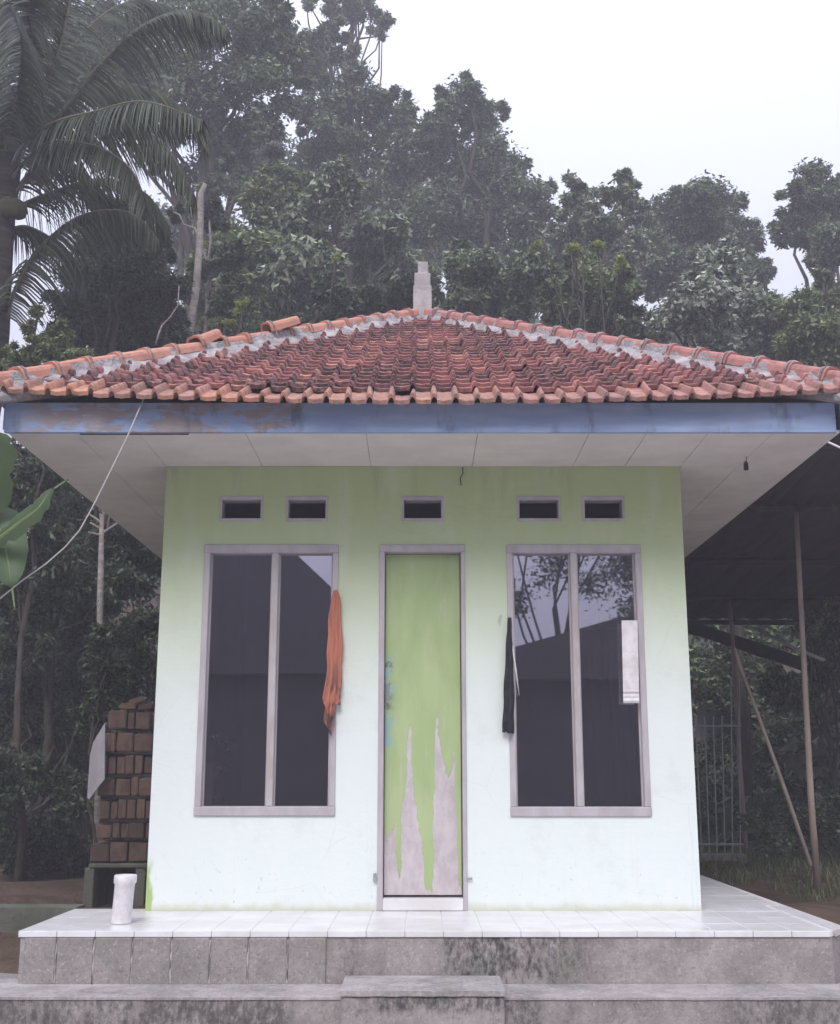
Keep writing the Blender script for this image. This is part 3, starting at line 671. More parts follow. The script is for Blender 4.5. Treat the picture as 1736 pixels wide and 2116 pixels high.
# hips: mortar bed + caps
def hip(c, mat, nc, loose=(), right=False, visible=True):
    top = AP + Vector((0,0,.0)); d = (top - c); Ln = d.length; d = d.normalized()
    hz = Vector((d.x, d.y, 0)).normalized(); s = Vector((hz.y, -hz.x, 0)); n = s.cross(d).normalized()
    if n.z < 0: n = -n
    b = MB(); K = 70; sec = []; rr = random.Random(int(abs(c.x*100)+right))
    lift0 = Vector((0,0,.006))
    for i in range(K+1):
        t = i/K; q = c + d*(Ln*t) + lift0*((1-t)**2)
        hh = .135 - .035*t + rr.uniform(-.008,.008); ww = .085 + rr.uniform(-.012,.014) - .02*t
        cl_ = min(1, .0 + t*9); e = (.070 + rr.uniform(-.02,.035))*(1-t)**.8*cl_ + .012*rr.random()
        ring = [(-ww-(.05+e)*cl_, -.075*cl_-.01), (-ww-e, .012+rr.uniform(-.006,.006)), (-ww*.72, hh*.62), (-ww*.60, hh), (ww*.60, hh), (ww*.72, hh*.62), (ww+e, .012+rr.uniform(-.006,.006)), (ww+(.05+e)*cl_, -.075*cl_-.01)]
        sec.append([q + s*a + n*h_ for a, h_ in ring])
    m = len(sec[0]); vs = [p for r_ in sec for p in r_]; fs = []
    for i in range(K):
        for j in range(m): fs.append((i*m+j, i*m+(j+1)%m, (i+1)*m+(j+1)%m, (i+1)*m+j))
    fs.append(tuple(range(m))); fs.append(tuple(K*m+j for j in range(m)))
    b.add(vs, fs); b.build('hip_mortar', M['mortar'], roof)
    sp = Ln / nc
    for i in range(nc):
        t = i*sp; q0 = c + d*(t - .012) + lift0*((1-t/Ln)**2); hh = .118 - .03*t/Ln
        cm = MB(); L_ = sp + .03; rad = .078 - .010*t/Ln
        se = lambda q: math.copysign(abs(q)**.62, q)
        rings = [(0, rad+.012, .0), (.014, rad+.012, .0), (.020, rad, 0), (L_, rad-.008, -.003)]
        vs = []; fs = []; K2 = 9
        for (y_, r_, dz) in rings:
            for kk in range(K2):
                a = math.pi * kk/(K2-1); vs.append(Vector((se(math.cos(a))*r_*.78, y_, se(math.sin(a))*r_*.98 + dz)))
        for (y_, r_, dz) in ((rings[0][0], rad-.004, 0), (rings[-1][0], rad-.026, -.006)):
            for kk in range(K2):
                a = math.pi * kk/(K2-1); vs.append(Vector((se(math.cos(a))*r_*.78, y_, se(math.sin(a))*r_*.98 + dz)))
        nr = len(rings)
        for r_ in range(nr-1):
            for kk in range(K2-1): fs.append((r_*K2+kk, r_*K2+kk+1, (r_+1)*K2+kk+1, (r_+1)*K2+kk))
        for kk in range(K2-1):
            fs.append((kk, kk+1, nr*K2+kk+1, nr*K2+kk)); fs.append(((nr-1)*K2+kk, (nr-1)*K2+kk+1, (nr+1)*K2+kk+1, (nr+1)*K2+kk)); fs.append((nr*K2+kk, nr*K2+kk+1, (nr+1)*K2+kk+1, (nr+1)*K2+kk))
        fs.append((0, nr*K2, (nr+1)*K2, (nr-1)*K2)); fs.append((K2-1, (nr+1)*K2-1, (nr+2)*K2-1, nr*K2-1))
        rot = Matrix((s, d, n)).transposed() @ (Matrix.Rotation(rr.gauss(0,.02), 3, 'Z') @ Matrix.Rotation(.014+rr.gauss(0,.010), 3, 'X') @ Matrix.Rotation(rr.gauss(0,.03), 3, 'Y'))
        loc = q0 + n*(hh-.035)
        lab = None
        if i in loose:
            rot = rot @ Matrix.Rotation(loose[i][0], 3, 'X') @ Matrix.Rotation(loose[i][1], 3, 'Z'); loc = loc + n*loose[i][2] + d*loose[i][3]; lab = 'loose hip tile lying askew'
        cm.add(vs, fs); me = cm.mesh('hip_tile', mat); o = bpy.data.objects.new('hip_tile', me); link(o, roof); o.matrix_local = Matrix.Translation(loc - hb) @ rot.to_4x4()
        if lab: o['label'] = lab
        # cement collar at the joint
        if visible:
            k_ = MB(); pts = [loc + rot @ Vector((se(math.cos(a))*(rad+.010)*.78, .034, se(math.sin(a))*(rad+.008)*.98)) for a in np.linspace(-.5, math.pi+.5, 11)]
            k_.tube(pts, [rr.uniform(.004, .012) if right else rr.uniform(.003,.007) for _ in pts], 5); k_.build('joint_mortar', M['mortar'], roof)
hip(cFL, M['cap'], 19, loose={7: (.16, .10, .03, .01), 10: (.05, -.25, .055, .05)})
hip(cFR, M['caprt'], 19, right=True)
hip(cBL, M['cap'], 12, visible=False); hip(cBR, M['cap'], 12, visible=False)
# finial
b = MB(); F = lambda u0,u1,v0,v1,dy: b.box((X(u0,600,10.2), 10.2-dy, Z(v1,10.2)), (X(u1,600,10.2), 10.2+dy, Z(v0,10.2)), .008)
F(854, 892, 600, 668, .12); F(856.5, 889.5, 572, 600.3, .10); F(863.5, 884.5, 546, 572.3, .065)
b.build('finial', M['finial'], roof)

# ------------------------------------------------------------------ things on and round the house
def tubething(name, pts, rad, mat, label, cat, n=8, smooth=True, origin=None, group=None):
    b = MB(); b.tube(pts, rad, n); o = b.build(name, mat, origin=origin or pts[0], smooth=smooth); return tag(o, label, cat, group)
# pvc stub
pb = P(250, 1908, 6.62); pb.z = .001
r_ = .056; hgt = Z(1808, 6.62)
pipe = root('pipe_stub', pb, 'short white pipe standing upright on the terrace left of the wall', 'pipe')
b = MB(); vs = []; fs = []; prof = [(r_*.95, 0), (r_*.95, hgt*.80), (r_*1.08, hgt*.84), (r_*1.08, hgt*.985), (r_*1.02, hgt), (r_*.86, hgt), (r_*.84, hgt*.5)]
for rad, zz in prof:
    for k in range(24):
        a = 2*math.pi*k/24; vs.append((pb.x+math.cos(a)*rad + zz*.05, pb.y+math.sin(a)*rad, pb.z+zz))
for i in range(len(prof)-1):
    for k in range(24): fs.append((i*24+k, i*24+(k+1)%24, (i+1)*24+(k+1)%24, (i+1)*24+k))
b.add(vs, fs); b.build('pipe_body', M['white'], pipe, smooth=True)
# bulb holder
s0 = P(1541, 932, 6.95); s0.z = SO - .0015; s1 = P(1541, 953, 6.95)
bh = root('lamp_holder', s0, 'black lamp holder hanging from the eaves at the right', 'lamp holder')
b = MB(); b.tube([s0, s0+Vector((.002,0,-.03)), s1], .0022, 6); b.build('cord', M['bulb'], bh)
b = MB(); b.tube([s1, s1+Vector((0,0,-.008)), s1+Vector((0,0,-.012)), s1+Vector((0,0,-.05)), s1+Vector((0,0,-.056))], [.006,.009,.014,.016,.015], 12); b.build('socket', M['bulb'], bh, smooth=True)
# wire under the ceiling line
w0 = P(956, 965, 7.19); tubething('loose_wire', [w0+Vector((0,.0,.0)), P(957,978,7.185), P(951,988,7.17), P(953,1003,7.18)], .0035, M['bulb'], 'short loose wire dangling from the ceiling line above the middle vent', 'wire', 6)

# rag on the left window
def ragmesh(pts_l, pts_r, Y, depth, folds, mat, name, label, cat, seed=1, rag=.0):
    """cloth strip between two outlines (lists of (u,v)), hanging in folds"""
    rr = random.Random(seed); n = 26; m = 15; b = MB(); grid = []
    def interp(pl, t):
        f = t*(len(pl)-1); i = min(int(f), len(pl)-2); g = f-i; return (pl[i][0]*(1-g)+pl[i+1][0]*g, pl[i][1]*(1-g)+pl[i+1][1]*g)
    for side_ in (0, 1):
        for i in range(n):
            t = i/(n-1); l = interp(pts_l, t); r = interp(pts_r, t)
            for j in range(m):
                s = j/(m-1); u = l[0]*(1-s)+r[0]*s; v = l[1]*(1-s)+r[1]*s
                amp = depth*(.35+.65*t)
                if i == n-1: v += rag*rr.uniform(-1, 1)
                u += .8*math.sin(t*19+s*5)*(t>.1)*(1-2*s); y = Y - .012 + .006*math.sin(t*31+s*9) - amp*(.5+.5*math.sin(s*folds*math.pi*2 + 1.4*math.sin(t*2.5))) - .02*math.sin(s*math.pi) + side_*.004
                grid.append(P(u, v, y))
    fs = []
    for sd in (0, 1):
        o_ = sd*n*m
        for i in range(n-1):
            for j in range(m-1): fs.append((o_+i*m+j, o_+i*m+j+1, o_+(i+1)*m+j+1, o_+(i+1)*m+j))
    for i in range(n-1):
        for j in (0, m-1): fs.append((i*m+j, (i+1)*m+j, n*m+(i+1)*m+j, n*m+i*m+j))
    for j in range(m-1):
        for i in (0, n-1): fs.append((i*m+j, i*m+j+1, n*m+i*m+j+1, n*m+i*m+j))
    b.add(grid, fs); o = b.build(name, mat, origin=P(pts_l[0][0], pts_l[0][1], Y), smooth=True); return tag(o, label, cat)
ragmesh([(689,1220),(684,1240),(678,1275),(679,1310),(674,1350),(676,1385),(671,1420),(666,1446),(672,1462),(667,1488),(675,1500),(681,1513)], [(698,1219),(705,1240),(706,1285),(709,1330),(706,1375),(708,1415),(703,1440),(704,1458),(692,1452),(694,1480),(686,1492),(685,1517)], WY-.014, .034, 3.4, M['orange'],
        'hanging_rag', 'ragged orange cloth hanging on the right edge of the left window', 'rag', 3, 6)
ragmesh([(1049,1276),(1046,1330),(1042,1400),(1040,1460),(1038,1512)], [(1057,1276),(1059,1330),(1062,1400),(1063,1460),(1062,1516)], WY-.014, .022, 1.6, M['black'],
        'black_cloth', 'black cloth hanging at the left edge of the right window', 'cloth', 4, 2)
tubething('thin_stick', [P(1059,1335,WY-.03), P(1066,1385,WY-.03), P(1073,1437,WY-.03)], [.004,.006,.002], M['white'], 'thin white strip dangling beside the black cloth', 'strip', 6)
# behind the right window: white roll, curtain
b = MB(); n = 7; rows = [1282, 1300, 1340, 1390, 1425, 1429, 1434, 1438, 1443, 1448, 1453]; grid = []
for i, v_ in enumerate(rows):
    for j in range(n):
        q = j/(n-1); u_ = 1284.5 + (v_-1282)*.022 + q*33; grid.append(P(u_, v_, WY - .030 - .014*math.sin(q*math.pi) - (.006 if i > 4 and i % 2 else 0) + .003*math.sin(i*1.3)))
b.add(grid, [(i*n+j, i*n+j+1, (i+1)*n+j+1, (i+1)*n+j) for i in range(len(rows)-1) for j in range(n-1)])
o = b.build('hanging_paper', M['white'], origin=P(1300, 1282, WY-.03), smooth=False); sol = o.modifiers.new('solid', 'SOLIDIFY'); sol.thickness = .003
tag(o, 'white folded sheet hanging at the right pane of the right window', 'paper')
b = MB(); cur = []; n = 60
for zz in (Z(1300,7.42), .30):
    for i in range(n): t = i/(n-1); cur.append((.98+t*.46, 7.47+.022*math.sin(t*38)+.01*math.sin(t*91), zz))
b.add(cur, [(i, i+1, n+i+1, n+i) for i in range(n-1)]); o = b.build('grey_curtain', mottled('grey_curtain', (.12,.115,.125),(.085,.08,.09), 12, stretch=(1,1,.1)), origin=(1.2,7.47,.3), smooth=True)
sol = o.modifiers.new('solid', 'SOLIDIFY'); sol.thickness = .003
tag(o, 'thin grey curtain behind the right window', 'curtain')
b = MB(); b.tube([(.93,7.47,Z(1300,7.42)), (WX1-T-.03,7.47,Z(1300,7.42))], .008, 6); o = b.build('curtain_rod', M['dark_wood']); tag(o, 'rod carrying the grey curtain in the right window', 'rod')
# behind the left window: box and plant
sz_ = wl[1] + .0525; xa_, xb_ = X(424,1620,7.29), X(441,1620,7.29)
b = MB(); b.box((xa_, 7.262, sz_), (xb_, 7.318, Z(1576,7.29)), .003); b.box((xa_-.002, 7.259, Z(1612,7.29)), (xb_+.003, 7.3215, Z(1607,7.29)), .001)
o = b.build('wooden_box', mottled('box_wood', (.50,.38,.32),(.38,.28,.23), 10, stretch=(1,1,.3)), origin=((xa_+xb_)/2, 7.29, sz_)); tag(o, 'narrow brown box on the sill at the lower left corner of the left window', 'box')
pp_ = Vector((X(452,1660,7.30), 7.30, sz_)); pl_ = root('potted_plant', pp_, 'small dark green plant in a pot behind the left window', 'plant')
b = MB(); b.tube([pp_, pp_+Vector((0,0,.05))], [.022,.030], 12); b.build('pot', M['lowwall'], pl_)
b = MB(); b.tube([pp_+Vector((0,0,.045)), pp_+Vector((.004,0,.13))], [.004,.003], 6); b.build('stem', M['bark'], pl_)
V, F, _ = leaves([tuple(P(450,1530,7.31)), tuple(P(468,1545,7.32)), tuple(P(450,1590,7.31))], [.045,.035,.04], 14, 9, .05, .3, .5, seed=61); link(bpy.data.objects.new('foliage', npmesh('foliage', V, F, L['mid'], tuple(pp_))), pl_)

# rope
tubething('clothes_rope', [P(296,826,6.33), P(262,905,6.33), P(225,980,6.34), P(190,1050,6.35), P(165,1095,6.36), P(135,1130,6.38), P(95,1165,6.4), P(45,1200,6.4), P(-4,1240,6.4), P(-60,1290,6.4)], .0042, M['rope'],
          'pale rope running from the eaves down to the banana plant at the left', 'rope', 6)

# ------------------------------------------------------------------ left yard: brick stack, post, board
BY = 8.7
bx0, bx1 = X(203, 1600, BY), -1.93
stack = root('brick_stack', ((bx0+bx1)/2, BY+.15, -.12), 'stack of old red bricks beside the left wall', 'brick stack')
bm_v = []
for sd in range(4):
    rr = random.Random(sd); bb = MB(); bb.box((0,0,0), (.1,.2,.1), .008)
    bb.v = [(x+rr.uniform(-.004,.004), y, z+rr.uniform(-.004,.004)) for x,y,z in bb.v]; bm_v.append(bb.mesh('brick', M['brick']))
vrows = [1782, 1733, 1693, 1645, 1600, 1553, 1507, 1462]
sb = base_of(stack)
for i in range(len(vrows)-1):
    za, zb_ = Z(vrows[i], BY), Z(vrows[i+1], BY); x = bx0 + (.035 if i in (1,2) else .0) + (.06 if i == 6 else 0) - (.03 if i < 2 else 0)
    upright = i in (2, 4)
    while x < bx1:
        wd = random.uniform(.055,.07) if upright or random.random() < .3 else random.uniform(.11, .15)
        for dep in (0, 1):
            o = bpy.data.objects.new('brick', random.choice(bm_v)); link(o, stack)
            hh = (zb_-za)-.024+random.uniform(-.016,.006)
            o.location = Vector((x, BY+random.uniform(-.012,.012)+dep*.22, za)) - sb; o.scale = ((wd-.006)/.1, 1, hh/.1); o.location.y += random.uniform(-.02,.025); o.rotation_euler = (random.uniform(-.02,.02), random.uniform(-.035,.035), random.uniform(-.14,.14))
        x += wd
    if i in (1,2,3,4):
        b = MB(); b.box((bx0+.02, BY+.015, zb_-.022), (bx1, BY+.4, zb_), .004); b.build('spacer_plank', M['dark_wood'], stack)
for q, (u, v) in enumerate(((262,1447),(282,1440),(300,1450),(240,1462),(295,1465))):
    o = bpy.data.objects.new('brick', random.choice(bm_v)); link(o, stack); o.location = P(u-14, v+18, BY+.02+.03*q) - sb; o.scale = (1.1, .7, .42); o.rotation_euler = (random.uniform(-.1,.1), random.uniform(-.35,.35), random.uniform(-.5,.5))
zt = Z(1784, BY); b = MB()
b.box((bx0-.02, BY-.04, zt-.03), (bx1, BY+.42, zt), .006)
for xx in (bx0-.05, bx1-.09): b.box((xx, BY-.03, -.16), (xx+.07, BY+.40, zt-.031), .006)
b.box((bx0+.03, BY+.34, -.16), (bx1-.1, BY+.38, zt-.032)); b.build('stand', M['lowwall'], stack)
bp = [(217,1493),(216,1610),(206,1622),(184,1652),(180,1648),(186,1560),(192,1535)]
b = MB(); pl = [P(u, v, BY-.10) for u, v in bp]; b.prism(pl, (0, .018, 0)); o = b.build('broken_board', mottled('grey_board', (.50,.47,.50),(.36,.33,.35), 14, stretch=(1,1,.25)), origin=P(200,1650,BY-.1)); tag(o, 'pale broken board hanging on the left side of the brick stack', 'board')

# ------------------------------------------------------------------ right yard: lean-to roof, poles, gate
b = MB()
A1, A2, A3, A4 = Vector((2.54, 7.95, 3.16)), Vector((7.6, 7.95, 3.16)), Vector((7.6, 14.6, 2.66)), Vector((2.54, 14.6, 2.66))
canopy = root('lean_to_roof', (3.3, 9.85, -.1), 'dark low lean-to roof on wooden poles right of the house', 'canopy')
K = 80; vs = []; 
for k in range(K+1):
    xx = 2.54 + (7.6-2.54)*k/K; h_ = .012*math.sin(k*math.pi/2) if k%2 else .012*(1 if (k//2)%2 else -1)
    h_ = .014*math.cos(k*math.pi/2)
    vs += [(xx, 7.95, 3.16+h_), (xx, 14.6, 2.66+h_)]
b.add(vs, [(2*k, 2*k+2, 2*k+3, 2*k+1) for k in range(K)]); o = b.build('roof_sheet', M['tarp'], canopy)
sol = o.modifiers.new('solid', 'SOLIDIFY'); sol.thickness = .006; sol.offset = 1
for yy in (8.1, 9.6, 11.4, 13.0, 14.4):
    zz = 3.16 - (yy-7.95)*(.5/6.65) - .055; b = MB(); b.tube([(2.5, yy, zz-.02), (5.0, yy, zz-.03), (7.6, yy, zz)], .032, 8); b.build('purlin', M['bark'] if yy == 9.6 else M['dark_wood'], canopy)
def pole(pts, rad, name='pole', mat=M['bamboo']):
    b = MB(); b.tube(pts, rad, 8); return b.build(name, mat, canopy, smooth=True)
pole([P(1690,1838,9.75), P(1676,1650,9.75), P(1664,1420,9.75), P(1656,1265,9.75), Vector((P(1645,1050,9.75).x, 9.75, 2.98))], [.030,.027,.024,.022,.02])
pole([P(1541,1760,13.2), P(1530,1600,13.2), P(1520,1420,13.2), P(1514,1320,13.2), Vector((P(1510,1290,13.2).x, 13.2, 2.72))], [.030,.028,.026,.024,.02])
b = MB(); b.prism([P(1300,1240,13.6), P(1760,1392,13.6), P(1760,1418,13.6), P(1640,1378,13.6), P(1500,1331,13.6), P(1300,1266,13.6)], (0, .06, 0)); b.build('barge_board', M['dark_wood'], canopy)
tubething('leaning_bamboo', [P(1676,1790,10.3), P(1625,1640,10.45), P(1575,1500,10.6), P(1528,1372,10.75), P(1519,1340,10.8)], [.020,.018,.016,.013,.010], M['bamboo'], 'thin pale bamboo leaning diagonally beneath the lean-to roof', 'bamboo pole')
tubething('white_pipe', [P(1558,1297,12.9), P(1640,1338,12.4), P(1703,1364,12.0)], .018, M['white'], 'thin white pipe slanting under the edge of the lean-to roof', 'pipe')
tubething('white_cable', [P(1692,905,7.93), P(1745,929,7.93), P(1900,1000,7.93)], .008, M['white'], 'white cable along the front edge of the lean-to roof at far right', 'cable')
GY_ = 12.2
gate = root('iron_gate', (X(1480,1760,GY_), GY_, Z(1770,GY_)), 'iron bar gate on a low kerb right of the house', 'gate')
for u0, u1 in ((1424,1434),(1437,1450),(1456,1466),(1474,1482),(1492,1498),(1511,1514),(1528,1530)):
    b = MB(); b.tube([P(u1, 1762, GY_), P(u0, 1480 if u0 < 1500 else 1400, GY_)], .008, 6); b.build('bar', M['iron'], gate)
b = MB(); b.tube([P(1400,1500,GY_), P(1532,1500,GY_)], .012, 6); b.build('rail', M['iron'], gate)
b = MB(); b.tube([P(1400,1745,GY_), P(1536,1745,GY_)], .014, 6); b.build('rail', M['iron'], gate)
b = MB(); b.box((X(1380,1770,GY_), GY_-.06, -.3), (X(1540,1770,GY_), GY_+.1, Z(1764,GY_)), .01); b.build('kerb', M['slab'], gate)
b = MB(); b.prism([P(1452,1318,17), P(1488,1310,17), P(1512,1318,17), P(1512,1410,17), P(1478,1420,17), P(1445,1405,17)], (0,.15,0)); 
b.prism([P(1440,1405.2,17.02), P(1560,1405.2,17.02), P(1560,1750,17.02), P(1440,1750,17.02)], (0,.10,0))
o = b.build('ruined_wall', M['shed'], origin=P(1480,1740,17.05)); tag(o, 'bit of pale plastered wall standing behind the iron gate', 'wall')

# ================================================================== VEGETATION
def limb(b, a, c, r0, r1, wob=.12, n=6, g=random):
    a = Vector(a); c = Vector(c); pts = []; d = (c-a).length
    for i in range(n+1):
        t = i/n; p = a.lerp(c, t); p += Vector((g.uniform(-1,1), g.uniform(-1,1), g.uniform(-.6,.6))) * wob * d * .25 * math.sin(t*math.pi); p.z += .10*d*math.sin(t*math.pi); pts.append(p)
    b.tube(pts, [r0+(r1-r0)*i/n for i in range(n+1)], 6, False)

def tree(name, Y, lobes, mat, label, cat='tree', n_clump=150, per=110, size=.16, droop=.5, aspect=.42, trunk_u=None, trunk_r=.16, bark='bark', seed=0, dy=1.2, group=None, spread=.36, limbs=14):
    rr = random.Random(seed); cs = []; rs = []
    for (u, v, r) in lobes:
        yy = Y + rr.uniform(-dy, dy); cs.append(tuple(P(u, v, yy))); rs.append(r * .86 * yy / FPX)
        for q in range(4 if r > 30 else 1):
            a_ = rr.uniform(0, 2*math.pi); y2 = yy + rr.uniform(-.4, .4)*dy; cs.append(tuple(P(u + math.cos(a_)*r*.88, v + math.sin(a_)*r*.88, y2))); rs.append(r * rr.uniform(.22, .40) * yy / FPX)
    ux = trunk_u if trunk_u is not None else sum(l[0] for l in lobes)/len(lobes); bx = P(ux, 1000, Y).x; bz = float(gz(bx, Y)) - .1
    V, F, cl = leaves(cs, rs, n_clump, per, size, droop, aspect, seed=seed, spread=spread)
    rt_ = root(name, (bx, Y, bz), label, cat, group)
    me = npmesh('crown', V, F, mat, (bx, Y, bz)); link(bpy.data.objects.new('crown', me), rt_)
    top = Vector(np.mean(cs, 0)); top.z = min(top.z, max(c[2] for c in cs)); b = MB()
    n = 9; pts = [Vector((bx, Y, bz)).lerp(top, i/n) + Vector((rr.uniform(-1,1)*.06, rr.uniform(-1,1)*.06, 0))*(i>0) for i in range(n+1)]
    b.tube(pts, [trunk_r*(1-.7*i/n) for i in range(n+1)], 8)
    for q in range(limbs):
        c = cl[rr.randrange(len(cl))]; i = rr.randrange(n//2, n+1); limb(b, pts[i], c, trunk_r*.32, .012, .3, 6, rr)
    b.build('trunk', M[bark], rt_, smooth=True)
    return rt_

D = 1
tree('leafy_tree', 21, [(330,60,110),(450,90,110),(540,190,95),(400,200,110),(300,170,90),(480,0,90),(240,40,110),(560,60,60),(600,120,45),(520,300,70),(170,120,90),(80,60,110),(350,290,70),(450,290,50),(420,350,60),(470,380,45),(520,110,60),(590,190,50)], L['mid'],
     'tall leafy tree filling the top left behind the palm', n_clump=330, per=110, size=.17, trunk_u=430, trunk_r=.25, seed=1)
tree('leafy_tree', 24, [(660,125,60),(740,185,75),(805,235,62),(720,330,75),(830,330,75),(620,90,45),(770,440,80),(690,60,30),(650,230,60),(690,270,55),(640,330,60)], L['mid'],
     'tree with a rounded top left of the highest crown behind the roof', n_clump=260, per=110, size=.17, trunk_u=760, trunk_r=.22, seed=2)
tree('sparse_tree', 27, [(745,20,40),(690,18,30),(785,60,26),(800,45,18),(640,10,22)], L['mid'],
     'thin feathery treetop against the sky above the tree line', n_clump=60, per=60, size=.15, trunk_u=560, trunk_r=.16, seed=3, limbs=22)
tree('leafy_tree', 24, [(955,200,50),(910,240,45),(1000,255,50),(920,330,75),(1010,340,75),(1080,420,65),(1000,450,85),(900,450,80),(1110,500,60),(1050,340,40),(1105,410,40)], L['mid'],
     'tallest peaked tree crown just right of the finial', n_clump=330, per=110, size=.17, trunk_u=985, trunk_r=.25, seed=4)
tree('broadleaf_tree', 17.5, [(640,470,75),(690,380,55),(620,560,80),(740,540,80),(820,560,75),(780,470,55)], L['light'],
     'lighter broadleaf tree left of the finial', n_clump=230, per=75, size=.20, droop=.9, trunk_u=700, trunk_r=.16, seed=5)
tree('broadleaf_tree', 17, [(560,420,70),(520,520,80),(470,600,80),(580,650,80),(500,690,70),(610,380,45)], L['olive'],
     'olive green tree above the left hip of the roof', n_clump=230, per=80, size=.17, trunk_u=540, trunk_r=.15, seed=6)
tree('narrow_tree', 20, [(1188,365,24),(1180,420,32),(1215,400,26),(1275,385,38),(1245,450,50),(1310,420,36),(1190,500,60),(1290,510,60),(1250,580,70)], L['light'],
     'ragged pale tree with a narrow spire right of the highest crown', n_clump=210, per=80, size=.15, trunk_u=1230, trunk_r=.14, seed=7, spread=.33)
tree('round_tree', 23, [(1425,410,52),(1380,450,55),(1480,430,58),(1530,480,50),(1440,500,80),(1350,540,80),(1550,560,45),(1520,580,60)], L['mid'],
     'domed grey green tree crown above the right slope of the roof', n_clump=280, per=110, size=.16, trunk_u=1440, trunk_r=.2, seed=8)
tree('round_tree', 21, [(1685,385,55),(1650,430,50),(1740,440,75),(1625,480,32),(1730,500,60),(1690,470,50)], L['mid'],
     'tree crown cut by the right edge of the photograph', n_clump=200, per=110, size=.15, trunk_u=1720, trunk_r=.2, seed=9)
tree('silver_tree', 15.5, [(1490,550,60),(1450,620,65),(1540,640,60),(1590,690,55),(1480,700,60),(1400,660,45)], L['silver'],
     'silvery leaved tree behind the right part of the roof', n_clump=190, per=62, size=.135, trunk_u=1500, trunk_r=.1, seed=10, aspect=.5)
tree('leafy_bush', 15.5, [(1640,640,55),(1710,620,55),(1690,700,75),(1740,700,60),(1620,730,45)], L['olive'],
     'olive bush above the right end of the roof', 'bush', n_clump=170, per=90, size=.12, trunk_u=1680, trunk_r=.08, seed=11)
tree('leafy_bush', 15, [(1200,580,55),(1270,600,50),(1160,640,60),(1240,670,55),(1330,680,50)], L['olive'],
     'bush with bright yellow green shoots behind the right roof slope', 'bush', n_clump=150, per=80, size=.13, trunk_u=1230, trunk_r=.08, seed=12)
tree('leafy_bush', 16, [(980,560,60),(1060,600,60),(940,630,50),(1020,660,50),(1110,560,50)], L['mid'],
     'bush right behind the finial', 'bush', n_clump=180, per=85, size=.14, trunk_u=1020, trunk_r=.08, seed=13, droop=.8)
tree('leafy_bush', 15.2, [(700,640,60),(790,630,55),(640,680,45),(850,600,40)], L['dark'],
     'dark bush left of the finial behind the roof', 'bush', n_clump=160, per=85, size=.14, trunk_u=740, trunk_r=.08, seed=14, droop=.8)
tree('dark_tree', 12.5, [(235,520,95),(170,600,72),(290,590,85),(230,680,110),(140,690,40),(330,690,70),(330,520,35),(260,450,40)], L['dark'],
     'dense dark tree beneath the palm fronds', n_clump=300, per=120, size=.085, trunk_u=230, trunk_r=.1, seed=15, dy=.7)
tree('light_bush', 10.5, [(85,720,32),(60,680,18),(120,700,35),(140,745,45),(40,760,35),(80,640,12),(20,720,18)], L['olive'],
     'light green bush at the left end of the roof', 'bush', n_clump=110, per=60, size=.07, trunk_u=95, trunk_r=.04, seed=16, dy=.4)
tree('pale_trunk_tree', 14.5, [(440,450,34),(470,530,34),(360,440,20),(410,560,28),(470,620,40),(350,650,40)], L['dark'],
     'thin tree with a pale bare trunk right of the palm', n_clump=110, per=50, size=.10, trunk_u=390, trunk_r=.055, bark='palebark', seed=17, dy=.5, limbs=8)
tubething('bare_pole_trunk', [P(378,760,13.9), P(392,690,13.9), P(405,600,13.9), P(413,500,13.9), P(415,400,13.9), P(424,380,13.9)], [.05,.05,.05,.045,.04,.03], M['palebark'], 'pale lichen covered bare trunk rising behind the left roof slope', 'tree trunk')
# shoots
sh = tree('shoot_cluster', 14.2, [(1188,522,16),(1238,508,13),(1280,545,17),(1110,512,9)], L['shoot'], 'bright yellow green shoots sticking out of the bush on the right', 'shoots', n_clump=26, per=60, size=.07, droop=-.5, trunk_u=1235, trunk_r=.03, seed=18, dy=.1, limbs=6)
tree('shoot_cluster', 12.6, [(490,640,17),(472,665,12),(695,530,10),(505,625,8)], L['shoot'], 'bright sprig poking up behind the left hip tiles', 'shoots', n_clump=18, per=40, size=.05, droop=-.5, trunk_u=485, trunk_r=.02, seed=19, dy=.1, limbs=5)
# forest mass behind everything
lob = []
rr = random.Random(5)
for i in range(78):
    u = rr.uniform(200, 1900); topv = np.interp(u, [250,300,640,860,950,1120,1200,1320,1430,1540,1590,1650,1900], [420,250,180,300,300,480,480,470,470,560,600,650,640])
    lob.append((u, rr.uniform(topv+90, 820), rr.uniform(60, 95)))
cs = []; rs = []
for u, v, r in lob: yy = rr.uniform(28, 34); cs.append(tuple(P(u, v, yy))); rs.append(r*yy/FPX)
V, F, cl = leaves(cs, rs, 1300, 70, .26, .5, .5, seed=77)
o = link(bpy.data.objects.new('forest', npmesh('forest', V, F, L['mid']))); tag(o, 'distant wooded slope closing the view behind the trees', 'forest', kind='stuff')
